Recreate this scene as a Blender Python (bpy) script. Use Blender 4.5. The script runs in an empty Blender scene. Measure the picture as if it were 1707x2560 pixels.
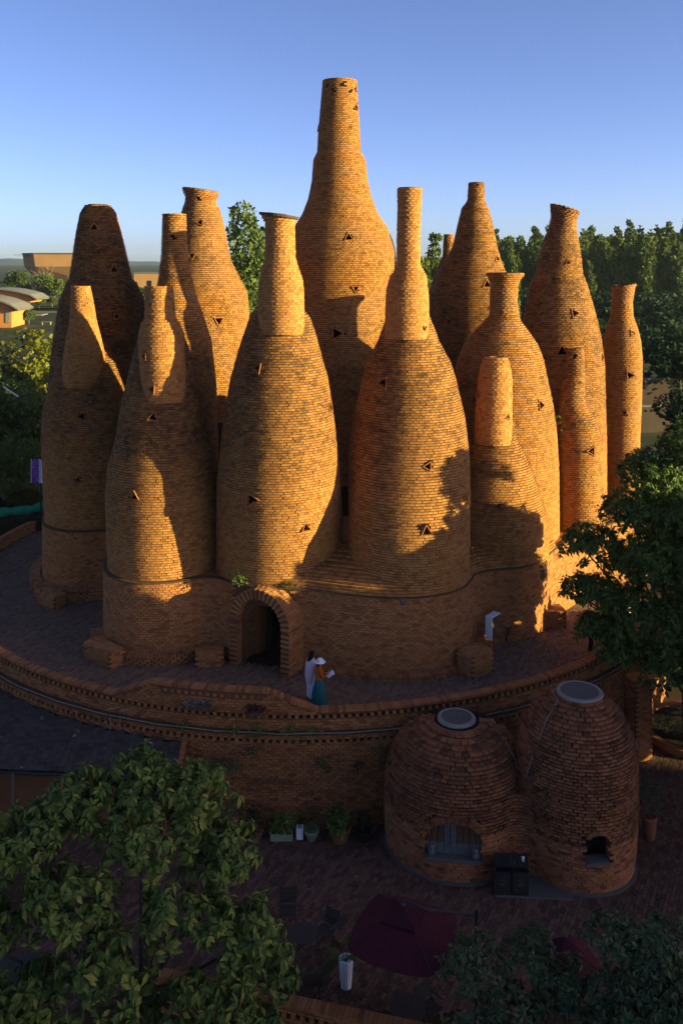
import bpy, bmesh, math, random
import numpy as np
from mathutils import Vector, Matrix

# ------------------------------------------------------------------ camera, world, sun, exposure
SC = bpy.context.scene
COL = SC.collection
R = math.radians
RG = np.random.default_rng(11)
random.seed(5)
CAM = np.array((0.0, 0.0, 15.7))
PLAZA = -3.2

cam_d = bpy.data.cameras.new("camera")
cam_d.sensor_fit = 'VERTICAL'
cam_d.sensor_height = 36.0
cam_d.lens = 36.0 * 2286 / 2560
cam_d.shift_y = -627 / 2560
cam_d.clip_start = 0.2
cam_d.clip_end = 20000
cam = bpy.data.objects.new("camera", cam_d)
COL.objects.link(cam)
cam.location = CAM
cam.rotation_euler = (R(90), 0, 0)
SC.camera = cam

SUN_AZ = 74.0      # from the direction towards the camera (-Y) round to +X
SUN_EL = 9.8
sv = Vector((math.sin(R(SUN_AZ)) * math.cos(R(SUN_EL)), -math.cos(R(SUN_AZ)) * math.cos(R(SUN_EL)), math.sin(R(SUN_EL))))
world = bpy.data.worlds.new("World")
SC.world = world
world.use_nodes = True
wn = world.node_tree
bg = wn.nodes['Background']
sky = wn.nodes.new('ShaderNodeTexSky')
sky.sky_type = 'NISHITA'
sky.sun_disc = False
sky.sun_elevation = R(SUN_EL)
sky.sun_rotation = math.atan2(sv.x, sv.y)
sky.altitude = 2500
sky.air_density = 0.7
sky.dust_density = 7.0
sky.ozone_density = 1.0
sky_tint = wn.nodes.new('ShaderNodeMix')          # white balance of the photograph, the same over the whole sky
sky_tint.data_type = 'RGBA'
sky_tint.blend_type = 'MULTIPLY'
sky_tint.inputs[0].default_value = 1.0
sky_tint.inputs[7].default_value = (0.655, 0.675, 0.90, 1)
wn.links.new(sky.outputs[0], sky_tint.inputs[6])
wn.links.new(sky_tint.outputs[2], bg.inputs[0])
bg.inputs[1].default_value = 0.100

sun_d = bpy.data.lights.new("sun", 'SUN')
sun_d.energy = 5.0
sun_d.angle = R(0.5)
sun_d.color = (1.0, 0.93, 0.37)
sun = bpy.data.objects.new("sun", sun_d)
COL.objects.link(sun)
sun.location = (60, -30, 40)
sun.rotation_euler = sv.to_track_quat('Z', 'Y').to_euler()

SC.view_settings.view_transform = 'Standard'
SC.view_settings.look = 'None'
SC.view_settings.exposure = 1.6
SC.view_settings.gamma = 1.0
SC.view_settings.use_curve_mapping = False
SC.cycles.max_bounces = 6
SC.cycles.diffuse_bounces = 4
SC.cycles.glossy_bounces = 2
SC.cycles.transparent_max_bounces = 6

# ------------------------------------------------------------------ materials
def nt(name):
    m = bpy.data.materials.new(name)
    m.use_nodes = True
    t = m.node_tree
    return m, t, t.nodes['Principled BSDF']


def N(t, typ, **kw):
    n = t.nodes.new(typ)
    for k, v in kw.items():
        setattr(n, k, v)
    return n


def math_node(t, op, a, b=None, clamp=False):
    n = N(t, 'ShaderNodeMath', operation=op)
    n.use_clamp = clamp
    for i, v in enumerate((a, b)):
        if v is None:
            continue
        if isinstance(v, (int, float)):
            n.inputs[i].default_value = v
        else:
            t.links.new(v, n.inputs[i])
    return n.outputs[0]


def ramp(t, fac, stops, interp='LINEAR'):
    n = N(t, 'ShaderNodeValToRGB')
    n.color_ramp.interpolation = interp
    els = n.color_ramp.elements
    while len(els) < len(stops):
        els.new(0.5)
    for e, (p, c) in zip(els, stops):
        e.position = p
        e.color = (*c, 1) if len(c) == 3 else c
    t.links.new(fac, n.inputs[0])
    return n.outputs[0]


def noise(t, scale, detail=4, rough=0.55, stretch=None, vec=None):
    g = N(t, 'ShaderNodeNewGeometry').outputs['Position'] if vec is None else vec
    if stretch:
        mp = N(t, 'ShaderNodeMapping')
        mp.inputs['Scale'].default_value = stretch
        t.links.new(g, mp.inputs[0])
        g = mp.outputs[0]
    n = N(t, 'ShaderNodeTexNoise')
    n.inputs['Scale'].default_value = scale
    n.inputs['Detail'].default_value = detail
    n.inputs['Roughness'].default_value = rough
    t.links.new(g, n.inputs['Vector'])
    return n.outputs['Fac']


def mixc(t, fac, a, b):
    n = N(t, 'ShaderNodeMix', data_type='RGBA')
    for i, v in ((0, fac), (6, a), (7, b)):
        if isinstance(v, (int, float)):
            n.inputs[i].default_value = v
        elif isinstance(v, tuple):
            n.inputs[i].default_value = (*v, 1)
        else:
            t.links.new(v, n.inputs[i])
    return n.outputs[2]


def piece_values(t):
    """random value and roughness of a brick, from its face attributes or its object colour"""
    a = N(t, 'ShaderNodeAttribute', attribute_name='rnd').outputs['Fac']
    b = N(t, 'ShaderNodeAttribute', attribute_name='worn').outputs['Fac']
    oi = N(t, 'ShaderNodeObjectInfo').outputs['Color']
    sp = N(t, 'ShaderNodeSeparateColor')
    t.links.new(oi, sp.inputs[0])
    return math_node(t, 'ADD', a, sp.outputs[0]), math_node(t, 'ADD', b, sp.outputs[1])


def brick_mat(name, cols, dark=(0.022, 0.015, 0.011), stain=0.5, pale=0.0, bump=0.35):
    m, t, b = nt(name)
    v, w = piece_values(t)
    c = ramp(t, v, [(i / (len(cols) - 1), k) for i, k in enumerate(cols)])
    h = math_node(t, 'FRACT', math_node(t, 'MULTIPLY', v, 7.31))
    soot = math_node(t, 'MULTIPLY', math_node(t, 'MULTIPLY', w, 0.42), math_node(t, 'ADD', noise(t, 1.3, 4, 0.65, (1, 1, 2)), 0.25), True)
    c = mixc(t, soot, c, (0.085, 0.034, 0.014))
    big = noise(t, 0.8, 6, 0.7, (1, 1, 1.5))
    fine = noise(t, 2.6, 6, 0.75, (1, 1, 3.5))
    s = math_node(t, 'ADD', math_node(t, 'MULTIPLY', big, 0.75), math_node(t, 'MULTIPLY', fine, 0.80))
    s = math_node(t, 'ADD', s, math_node(t, 'MULTIPLY', w, 0.26))
    s = math_node(t, 'ADD', s, math_node(t, 'MULTIPLY', h, 0.16))
    s = math_node(t, 'MULTIPLY', math_node(t, 'SUBTRACT', s, 1.125 - 0.16 * stain), 3.4, True)
    c = mixc(t, math_node(t, 'MULTIPLY', s, 0.55 + 0.35 * stain), c, dark)
    if pale > 0:
        p = noise(t, 3.0, 5, 0.75, (1, 1, 3.2))
        p = math_node(t, 'ADD', p, math_node(t, 'MULTIPLY', h, 0.10))
        p = math_node(t, 'MULTIPLY', math_node(t, 'SUBTRACT', p, 0.755 - 0.05 * pale), 9.0, True)
        c = mixc(t, math_node(t, 'MULTIPLY', p, 0.75), c, (0.52, 0.45, 0.40))
    g = noise(t, 45, 3)
    c2 = mixc(t, math_node(t, 'MULTIPLY', g, 0.25), c, dark)
    t.links.new(c2, b.inputs['Base Color'])
    b.inputs['Roughness'].default_value = 0.9
    b.inputs['Specular IOR Level'].default_value = 0.15
    bp = N(t, 'ShaderNodeBump')
    bp.inputs['Strength'].default_value = bump
    bp.inputs['Distance'].default_value = 0.02
    t.links.new(noise(t, 30, 4), bp.inputs['Height'])
    t.links.new(bp.outputs[0], b.inputs['Normal'])
    return m


def plain(name, col, rough=0.7, spec=0.3, var=0.2, scale=6.0, metal=0.0, bump=0.0, dirt=(0.02, 0.017, 0.013)):
    m, t, b = nt(name)
    f = noise(t, scale, 5, 0.65)
    c = mixc(t, math_node(t, 'MULTIPLY', math_node(t, 'SUBTRACT', f, 0.35, True), var * 2.5, True), col, dirt)
    t.links.new(c, b.inputs['Base Color'])
    b.inputs['Roughness'].default_value = rough
    b.inputs['Specular IOR Level'].default_value = spec
    b.inputs['Metallic'].default_value = metal
    if bump:
        bp = N(t, 'ShaderNodeBump')
        bp.inputs['Strength'].default_value = bump
        bp.inputs['Distance'].default_value = 0.03
        t.links.new(noise(t, scale * 4, 4), bp.inputs['Height'])
        t.links.new(bp.outputs[0], b.inputs['Normal'])
    return m


def leaf_mat(name, cols, gloss=0.35, rough=0.42, trans=0.28):
    m, t, b = nt(name)
    v, w = piece_values(t)
    c = ramp(t, v, [(i / (len(cols) - 1), k) for i, k in enumerate(cols)])
    f = noise(t, 1.1, 3)
    c = mixc(t, math_node(t, 'MULTIPLY', math_node(t, 'SUBTRACT', f, 0.42, True), 1.6, True), c, cols[0])
    t.links.new(c, b.inputs['Base Color'])
    b.inputs['Roughness'].default_value = rough
    b.inputs['Specular IOR Level'].default_value = gloss
    tr = N(t, 'ShaderNodeBsdfTranslucent')
    t.links.new(c, tr.inputs[0])
    mx = N(t, 'ShaderNodeMixShader')
    mx.inputs[0].default_value = trans
    t.links.new(b.outputs[0], mx.inputs[1])
    t.links.new(tr.outputs[0], mx.inputs[2])
    t.links.new(mx.outputs[0], t.nodes['Material Output'].inputs[0])
    return m


M = {}
M['rough'] = brick_mat('weathered_brick', [(0.38, 0.144, 0.038), (0.44, 0.18, 0.05), (0.49, 0.215, 0.064), (0.41, 0.16, 0.044), (0.30, 0.108, 0.031)], stain=0.75)
M['smooth'] = brick_mat('clean_brick', [(0.39, 0.155, 0.042), (0.45, 0.188, 0.053), (0.49, 0.215, 0.066), (0.42, 0.165, 0.046), (0.31, 0.108, 0.032)], stain=0.12)
M['podium'] = brick_mat('podium_brick', [(0.37, 0.128, 0.042), (0.44, 0.168, 0.056), (0.48, 0.20, 0.070), (0.40, 0.145, 0.046), (0.27, 0.088, 0.032)], stain=0.45, pale=1.0)
M['wall'] = brick_mat('retaining_brick', [(0.31, 0.108, 0.038), (0.38, 0.142, 0.050), (0.42, 0.17, 0.06), (0.35, 0.122, 0.042), (0.21, 0.072, 0.028)], stain=0.6, pale=0.4)
M['kiln'] = brick_mat('kiln_brick', [(0.27, 0.09, 0.036), (0.33, 0.118, 0.05), (0.37, 0.14, 0.062), (0.29, 0.10, 0.042), (0.13, 0.046, 0.022)], stain=0.95, pale=0.5)
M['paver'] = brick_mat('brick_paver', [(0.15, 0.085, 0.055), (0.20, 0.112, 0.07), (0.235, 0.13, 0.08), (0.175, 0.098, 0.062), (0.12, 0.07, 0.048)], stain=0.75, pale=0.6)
M['paver2'] = brick_mat('plaza_paver', [(0.085, 0.042, 0.028), (0.125, 0.06, 0.04), (0.165, 0.08, 0.052), (0.105, 0.05, 0.034), (0.065, 0.034, 0.025)], stain=0.8, pale=0.7)  # lower albedo puts extra foreground darkness into the colour
M['mortar'] = plain('mortar', (0.14, 0.062, 0.028), 0.95, 0.1, 0.3, 2.0)
M['mortar_dark'] = plain('dark_mortar', (0.060, 0.030, 0.015), 0.95, 0.1, 0.3, 2.0)
M['mortar_black'] = plain('black_mortar', (0.014, 0.010, 0.008), 0.95, 0.1, 0.3, 2.0)
M['mortar_light'] = plain('light_mortar', (0.22, 0.09, 0.034), 0.95, 0.1, 0.25, 2.0)
M['frame'] = brick_mat('terracotta_slab', [(0.30, 0.10, 0.032), (0.38, 0.14, 0.046)], stain=0.1)
M['glass'] = plain('dark_glass', (0.012, 0.013, 0.016), 0.12, 0.5, 0.0)
M['black'] = plain('black_interior', (0.006, 0.005, 0.005), 0.9, 0.1, 0.0)  # black colour stands in for the darkness inside openings
M['ledge'] = plain('mossy_ledge', (0.10, 0.054, 0.028), 0.95, 0.1, 0.4, 2.5, bump=0.4)
M['concrete'] = plain('grey_concrete', (0.095, 0.088, 0.078), 0.85, 0.2, 0.25, 3.0, bump=0.2)
M['cap'] = plain('pale_concrete', (0.22, 0.20, 0.175), 0.85, 0.2, 0.25, 4.0)
M['white'] = plain('white_paint', (0.72, 0.72, 0.74), 0.6, 0.3, 0.12, 5.0)
M['pipe'] = plain('dusty_white_plastic', (0.26, 0.18, 0.14), 0.9, 0.08, 0.4, 3.0)
M['wood'] = plain('old_wood', (0.10, 0.05, 0.028), 0.8, 0.2, 0.5, 7.0)
M['wood_grey'] = plain('grey_wood', (0.10, 0.11, 0.11), 0.85, 0.2, 0.5, 7.0)
M['bark'] = plain('bark', (0.10, 0.075, 0.055), 0.95, 0.1, 0.4, 9.0, bump=0.5)
M['bark_pale'] = plain('pale_bark', (0.30, 0.25, 0.20), 0.9, 0.1, 0.4, 4.0)
M['tile'] = brick_mat('dark_roof_tile', [(0.030, 0.025, 0.022), (0.048, 0.040, 0.035), (0.066, 0.055, 0.047), (0.036, 0.030, 0.027)], dark=(0.01, 0.009, 0.009), stain=0.4, pale=0.9)
M['metal'] = plain('dark_metal', (0.02, 0.02, 0.022), 0.5, 0.4, 0.1, metal=0.3)
M['bin'] = plain('black_bin', (0.012, 0.012, 0.014), 0.5, 0.4, 0.1)
M['maroon'] = plain('maroon_canvas', (0.062, 0.006, 0.014), 0.85, 0.15, 0.15, 2.0)
M['maroon_dark'] = plain('dark_maroon_canvas', (0.042, 0.005, 0.013), 0.85, 0.15, 0.15, 2.0)
M['rattan'] = plain('brown_rattan', (0.04, 0.03, 0.024), 0.7, 0.3, 0.3, 30)
M['terracotta'] = plain('terracotta', (0.24, 0.085, 0.045), 0.85, 0.2, 0.35, 5.0)
M['green_pot'] = plain('pale_green_glaze', (0.22, 0.28, 0.16), 0.35, 0.5, 0.25, 5.0)
M['soil'] = plain('soil', (0.03, 0.022, 0.016), 1.0, 0.05, 0.3, 8)
M['skin'] = plain('skin', (0.42, 0.22, 0.14), 0.6, 0.3, 0.0)
M['hair'] = plain('black_hair', (0.006, 0.005, 0.005), 0.6, 0.12, 0.0)
M['pink'] = plain('pale_pink_cloth', (0.55, 0.38, 0.40), 0.9, 0.1, 0.1, 6)
M['orange'] = plain('orange_cloth', (0.38, 0.085, 0.012), 0.9, 0.1, 0.1, 6)
M['teal'] = plain('teal_cloth', (0.010, 0.095, 0.095), 0.9, 0.1, 0.15, 6)
M['purple'] = plain('purple_cloth', (0.06, 0.012, 0.10), 0.9, 0.1, 0.1, 6)
M['navy'] = plain('dark_cloth', (0.015, 0.015, 0.025), 0.9, 0.1, 0.1, 6)
M['red'] = plain('red_paint', (0.32, 0.012, 0.014), 0.45, 0.4, 0.15, 8)
M['banner'] = None
M['tarp'] = plain('green_tarp', (0.012, 0.22, 0.10), 0.6, 0.3, 0.3, 8, bump=0.5)
M['teal_canvas'] = plain('teal_canvas', (0.02, 0.22, 0.20), 0.85, 0.15, 0.1)
M['orange_wall'] = plain('orange_render', (0.50, 0.19, 0.055), 0.9, 0.15, 0.2, 0.12)
M['brown_wall'] = plain('brown_brick_far', (0.14, 0.07, 0.045), 0.9, 0.15, 0.3, 0.3)
M['grey_roof'] = plain('grey_sheet_roof', (0.16, 0.14, 0.13), 0.7, 0.3, 0.2, 0.4)
M['tan_wall'] = plain('tan_brick_far', (0.46, 0.235, 0.105), 0.9, 0.15, 0.25, 0.08)
M['asphalt'] = plain('grey_paving', (0.05, 0.047, 0.05), 0.85, 0.2, 0.2, 0.6)
M['pinkwall'] = plain('darkened_pink_wall', (0.075, 0.048, 0.038), 0.9, 0.1, 0.3, 0.8)  # colour darkened in place of shade that nothing casts on these walls
M['leaf_a'] = leaf_mat('broad_leaf', [(0.039, 0.065, 0.016), (0.098, 0.137, 0.026), (0.156, 0.189, 0.034), (0.260, 0.247, 0.046)], gloss=0.12, rough=0.55)
M['leaf_b'] = leaf_mat('dark_leaf', [(0.029, 0.046, 0.021), (0.058, 0.081, 0.034), (0.091, 0.114, 0.047), (0.169, 0.176, 0.065)], gloss=0.08, rough=0.5)
M['leaf_c'] = leaf_mat('glossy_leaf', [(0.018, 0.034, 0.008), (0.052, 0.086, 0.015), (0.086, 0.127, 0.021), (0.149, 0.178, 0.032)], gloss=0.16, rough=0.5)
M['leaf_yellow'] = leaf_mat('yellow_leaf', [(0.10, 0.10, 0.010), (0.16, 0.15, 0.012), (0.22, 0.19, 0.016)], trans=0.35)
M['leaf_far'] = leaf_mat('hill_leaf', [(0.060, 0.085, 0.022), (0.105, 0.13, 0.032), (0.155, 0.175, 0.045)], gloss=0.1, rough=0.7)
M['leaf_pale'] = leaf_mat('pale_leaf', [(0.075, 0.105, 0.030), (0.115, 0.145, 0.042), (0.16, 0.185, 0.06)], gloss=0.12, rough=0.6)
M['leaf_dark'] = leaf_mat('shade_leaf', [(0.010, 0.020, 0.009), (0.018, 0.034, 0.014), (0.03, 0.05, 0.018)], gloss=0.15, rough=0.7)
M['leaf_olive'] = leaf_mat('olive_leaf', [(0.06, 0.055, 0.008), (0.09, 0.078, 0.01)], gloss=0.1, rough=0.8)
M['leaf_red'] = leaf_mat('red_leaf', [(0.05, 0.008, 0.010), (0.11, 0.012, 0.014), (0.03, 0.03, 0.012)], gloss=0.2)
M['leaf_white'] = leaf_mat('white_flower', [(0.05, 0.055, 0.045), (0.20, 0.20, 0.20), (0.34, 0.33, 0.34)], gloss=0.1)
M['twig'] = plain('bare_twig', (0.20, 0.12, 0.085), 0.9, 0.1, 0.3, 2)


def banner_mat():
    m, t, b = nt('purple_banner')
    f = noise(t, 6.0, 3, 0.6, (1, 1, 1.6))
    c = ramp(t, f, [(0.0, (0.13, 0.008, 0.17)), (0.5, (0.17, 0.012, 0.22)), (0.62, (0.30, 0.10, 0.36)), (1.0, (0.55, 0.42, 0.6))])
    t.links.new(c, b.inputs['Base Color'])
    b.inputs['Roughness'].default_value = 0.5
    return m


M['banner'] = banner_mat()


def ground_mat():
    m, t, b = nt('ground')
    f = noise(t, 0.05, 8, 0.65)
    g = noise(t, 1.3, 6, 0.7)
    c = ramp(t, f, [(0.3, (0.022, 0.030, 0.012)), (0.5, (0.045, 0.045, 0.020)), (0.62, (0.10, 0.075, 0.045)), (0.75, (0.06, 0.055, 0.025))])
    c = mixc(t, math_node(t, 'MULTIPLY', g, 0.5), c, (0.02, 0.024, 0.011))
    t.links.new(c, b.inputs['Base Color'])
    b.inputs['Roughness'].default_value = 1.0
    b.inputs['Specular IOR Level'].default_value = 0.1
    return m


M['ground'] = ground_mat()

# ------------------------------------------------------------------ helpers
WM = {}


def link(o, parent=None):
    COL.objects.link(o)
    if parent is not None:
        o.parent = parent
        o.matrix_parent_inverse = WM[parent.name].inverted()
    return o


def empty(name, loc, label=None, cat=None, group=None, parent=None):
    o = bpy.data.objects.new(name, None)
    o.location = loc
    o.empty_display_size = 0.3
    WM[o.name] = Matrix.Translation(loc)
    link(o, parent)
    tag(o, label, cat, group)
    return o


def tag(o, label=None, cat=None, group=None, kind=None):
    for k, v in (('label', label), ('category', cat), ('group', group), ('kind', kind)):
        if v:
            o[k] = v
    return o


def mk(name, V, Fq, mat, parent=None, attrs=None, smooth=False, mi=None):
    """one mesh object from arrays; faces all of one size"""
    V = np.asarray(V, dtype=np.float64).reshape(-1, 3)
    Fq = np.asarray(Fq, dtype=np.int32)
    k = Fq.shape[1]
    lo, hi = V.min(0), V.max(0)
    loc = np.array(((lo[0] + hi[0]) / 2, (lo[1] + hi[1]) / 2, lo[2]))
    me = bpy.data.meshes.new(name)
    me.vertices.add(len(V))
    me.vertices.foreach_set('co', (V - loc).astype(np.float32).ravel())
    me.loops.add(Fq.size)
    me.loops.foreach_set('vertex_index', Fq.ravel())
    me.polygons.add(len(Fq))
    me.polygons.foreach_set('loop_start', np.arange(0, Fq.size, k, dtype=np.int32))
    for a, vals in (attrs or {}).items():
        at = me.attributes.new(a, 'FLOAT', 'FACE')
        at.data.foreach_set('value', np.asarray(vals, dtype=np.float32))
    for mm in (mat if isinstance(mat, (list, tuple)) else [mat]):
        me.materials.append(mm)
    if mi is not None:
        me.polygons.foreach_set('material_index', np.asarray(mi, dtype=np.int32))
    me.polygons.foreach_set('use_smooth', np.full(len(Fq), bool(smooth)))
    me.update(calc_edges=True)
    o = bpy.data.objects.new(name, me)
    o.location = loc
    o.color = (0, 0, 0, 1)
    WM[o.name] = Matrix.Translation(loc)
    link(o, parent)
    return o


class G:
    """gathers quads"""
    def __init__(s):
        s.V, s.F, s.n, s.m = [], [], 0, []

    def add(s, V, F, mi=0):
        V = np.asarray(V, float).reshape(-1, 3)
        F = np.asarray(F, int)
        s.V.append(V)
        s.F.append(F + s.n)
        s.m.append(np.full(len(F), mi))
        s.n += len(V)

    def box(s, c, size, rot=0.0, mi=0, tilt=None):
        x, y, z = np.array(size) / 2
        P = np.array([(a, b, d) for a in (-x, x) for b in (-y, y) for d in (-z, z)])
        if tilt is not None:
            P = P @ np.array(tilt).T
        cr, sr = math.cos(rot), math.sin(rot)
        P = P @ np.array(((cr, sr, 0), (-sr, cr, 0), (0, 0, 1)))
        s.add(P + np.array(c), [(0, 1, 3, 2), (4, 6, 7, 5), (0, 4, 5, 1), (2, 3, 7, 6), (0, 2, 6, 4), (1, 5, 7, 3)], mi)

    def hexa(s, P, mi=0):
        """eight corners ordered like box()"""
        s.add(P, [(0, 1, 3, 2), (4, 6, 7, 5), (0, 4, 5, 1), (2, 3, 7, 6), (0, 2, 6, 4), (1, 5, 7, 3)], mi)

    def lathe(s, prof, c=(0, 0, 0), seg=24, mi=0, sx=1.0, sy=1.0, rot=0.0):
        a = np.linspace(0, 2 * np.pi, seg, endpoint=False)
        pr = np.array(prof, float)
        x = pr[:, 0:1] * np.cos(a) * sx
        y = pr[:, 0:1] * np.sin(a) * sy
        cr, sr = math.cos(rot), math.sin(rot)
        V = np.stack([x * cr - y * sr + c[0], x * sr + y * cr + c[1], np.repeat(pr[:, 1:2], seg, 1) + c[2]], -1).reshape(-1, 3)
        i = np.arange(len(pr) - 1)[:, None] * seg
        j = np.arange(seg)[None]
        k = (j + 1) % seg
        F = np.stack([i + j, i + k, i + k + seg, i + j + seg], -1).reshape(-1, 4)
        s.add(V, F, mi)

    def tube(s, pts, rad, seg=6, mi=0):
        P = np.array(pts, float)
        rad = np.broadcast_to(np.asarray(rad, float), (len(P),))
        T = np.gradient(P, axis=0)
        T /= np.linalg.norm(T, axis=1, keepdims=True) + 1e-9
        ref = np.where(np.abs(T[:, 2:3]) > 0.9, np.array((1.0, 0, 0)), np.array((0, 0, 1.0)))
        A = np.cross(T, ref)
        A /= np.linalg.norm(A, axis=1, keepdims=True) + 1e-9
        B = np.cross(T, A)
        a = np.linspace(0, 2 * np.pi, seg, endpoint=False)
        V = P[:, None] + rad[:, None, None] * (np.cos(a)[None, :, None] * A[:, None] + np.sin(a)[None, :, None] * B[:, None])
        i = np.arange(len(P) - 1)[:, None] * seg
        j = np.arange(seg)[None]
        k = (j + 1) % seg
        F = np.stack([i + j, i + k, i + k + seg, i + j + seg], -1).reshape(-1, 4)
        n0 = len(P) * seg
        V = np.vstack([V.reshape(-1, 3), P[0], P[-1]])
        caps = [(n0, (q + 1) % seg, q, n0) for q in range(seg)] + [(n0 + 1, (len(P) - 1) * seg + q, (len(P) - 1) * seg + (q + 1) % seg, n0 + 1) for q in range(seg)]
        s.add(V, F, mi)

    def build(s, name, mat, parent=None, smooth=False, attrs=None):
        return mk(name, np.vstack(s.V), np.vstack(s.F), mat, parent, smooth=smooth, mi=np.concatenate(s.m), attrs=attrs)


def facing(c, n):
    d = CAM - c
    d = d / np.linalg.norm(d, axis=-1, keepdims=True)
    return (d * n).sum(-1)


class Bricks:
    """boxes with axes t (length), n (outwards), u (height)"""
    def __init__(s):
        s.L = []

    def add(s, c, t, n, u, size, rnd=None, worn=0.0):
        c = np.asarray(c, float).reshape(-1, 3)
        k = len(c)
        if k == 0:
            return
        f = lambda a: np.broadcast_to(np.asarray(a, float), (k, 3))
        rnd = RG.random(k) if rnd is None else np.broadcast_to(rnd, (k,))
        s.L.append((c, f(t), f(n), f(u), f(size), rnd, np.broadcast_to(np.asarray(worn, float), (k,))))

    def cat(s):
        return [np.concatenate([q[i] for q in s.L]) for i in range(7)]


BOX_SIGNS = np.array([(a, b, d) for a in (-.5, .5) for b in (-.5, .5) for d in (-.5, .5)])
BOX_F = np.array([(0, 4, 5, 1), (2, 3, 7, 6), (0, 1, 3, 2), (4, 6, 7, 5), (0, 2, 6, 4), (1, 5, 7, 3)])  # -n +n -t +t -u +u
UNIT = {}


def unit_box(mat):
    if mat.name not in UNIT:
        me = bpy.data.meshes.new('brick_block')
        me.from_pydata([tuple(v) for v in BOX_SIGNS], [], [tuple(f) for f in BOX_F])
        me.materials.append(mat)
        UNIT[mat.name] = me
    return UNIT[mat.name]


ALL_PROFILES = []      # (cx, cy, zs, rs): what can stand in front of a brick


def visible(P, skip=None):
    """rough test: is the straight line from the camera to each point free of the towers"""
    ok = np.ones(len(P), bool)
    f = np.linspace(0.3, 0.985, 70)
    S = CAM[None, None] + (P - CAM)[:, None] * f[None, :, None]
    for q in ALL_PROFILES:
        if q is skip:
            continue
        cx, cy, zs, rs = q
        rr = np.interp(S[..., 2], zs, rs, left=0, right=0)
        ok &= ~(((S[..., 0] - cx) ** 2 + (S[..., 1] - cy) ** 2) < rr ** 2).any(1)
    return ok


def in_frame(P):
    y = np.maximum(P[:, 1], 0.1)
    u = 853.5 + 2286 * P[:, 0] / y
    v = 653 - 2286 * (P[:, 2] - 15.7) / y
    return (P[:, 1] > 1) & (u > 0) & (u < 1707) & (v > 0) & (v < 2560)


def place_bricks(B, mat, parent, most=300, name='brick', rest='brickwork', skip=None, closed=False, check=True):
    """the pieces that show largest become parts of their own, the others one part of kind stuff"""
    c, t, n, u, s, rnd, worn = B.cat()
    k = len(c)
    show = np.zeros(k, bool)
    if most:
        d2 = ((CAM - c) ** 2).sum(1)
        sc = s[:, 0] * s[:, 2] * np.maximum(facing(c, n), 0) + s[:, 0] * s[:, 1] * np.maximum(facing(c, u), 0) * 0.3
        if rest == 'paving':
            sc = s[:, 0] * s[:, 1] * np.maximum(facing(c, u), 0)
        sc = sc / d2 * in_frame(c)
        cand = np.argsort(-sc)[:most * 5]
        if check:
            cand = cand[visible(c[cand], skip)]
        show[cand[:most]] = True
    me = unit_box(mat)
    for i in np.flatnonzero(show):
        o = bpy.data.objects.new(name, me)
        mw = Matrix((( *(t[i] * s[i, 0]), 0), (*(n[i] * s[i, 1]), 0), (*(u[i] * s[i, 2]), 0), (0, 0, 0, 1))).transposed()
        mw.translation = c[i]
        o.color = (float(rnd[i]), float(worn[i]), 0, 1)
        COL.objects.link(o)
        o.parent = parent
        o.matrix_parent_inverse = WM[parent.name].inverted()
        o.matrix_basis = mw
    q = ~show
    if not q.any():
        return None
    c, t, n, u, s, rnd, worn = (a[q] for a in (c, t, n, u, s, rnd, worn))
    V = c[:, None] + sum(BOX_SIGNS[None, :, i, None] * (ax * s[:, i:i + 1])[:, None] for i, ax in enumerate((t, n, u)))
    bf = BOX_F if closed else BOX_F[1:]
    Fq = (np.arange(len(c))[:, None, None] * 8 + bf[None]).reshape(-1, 4)
    o = mk(rest, V, Fq, mat, parent, attrs={'rnd': np.repeat(rnd, len(bf)), 'worn': np.repeat(worn, len(bf))})
    tag(o, kind='stuff')
    return o


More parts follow.
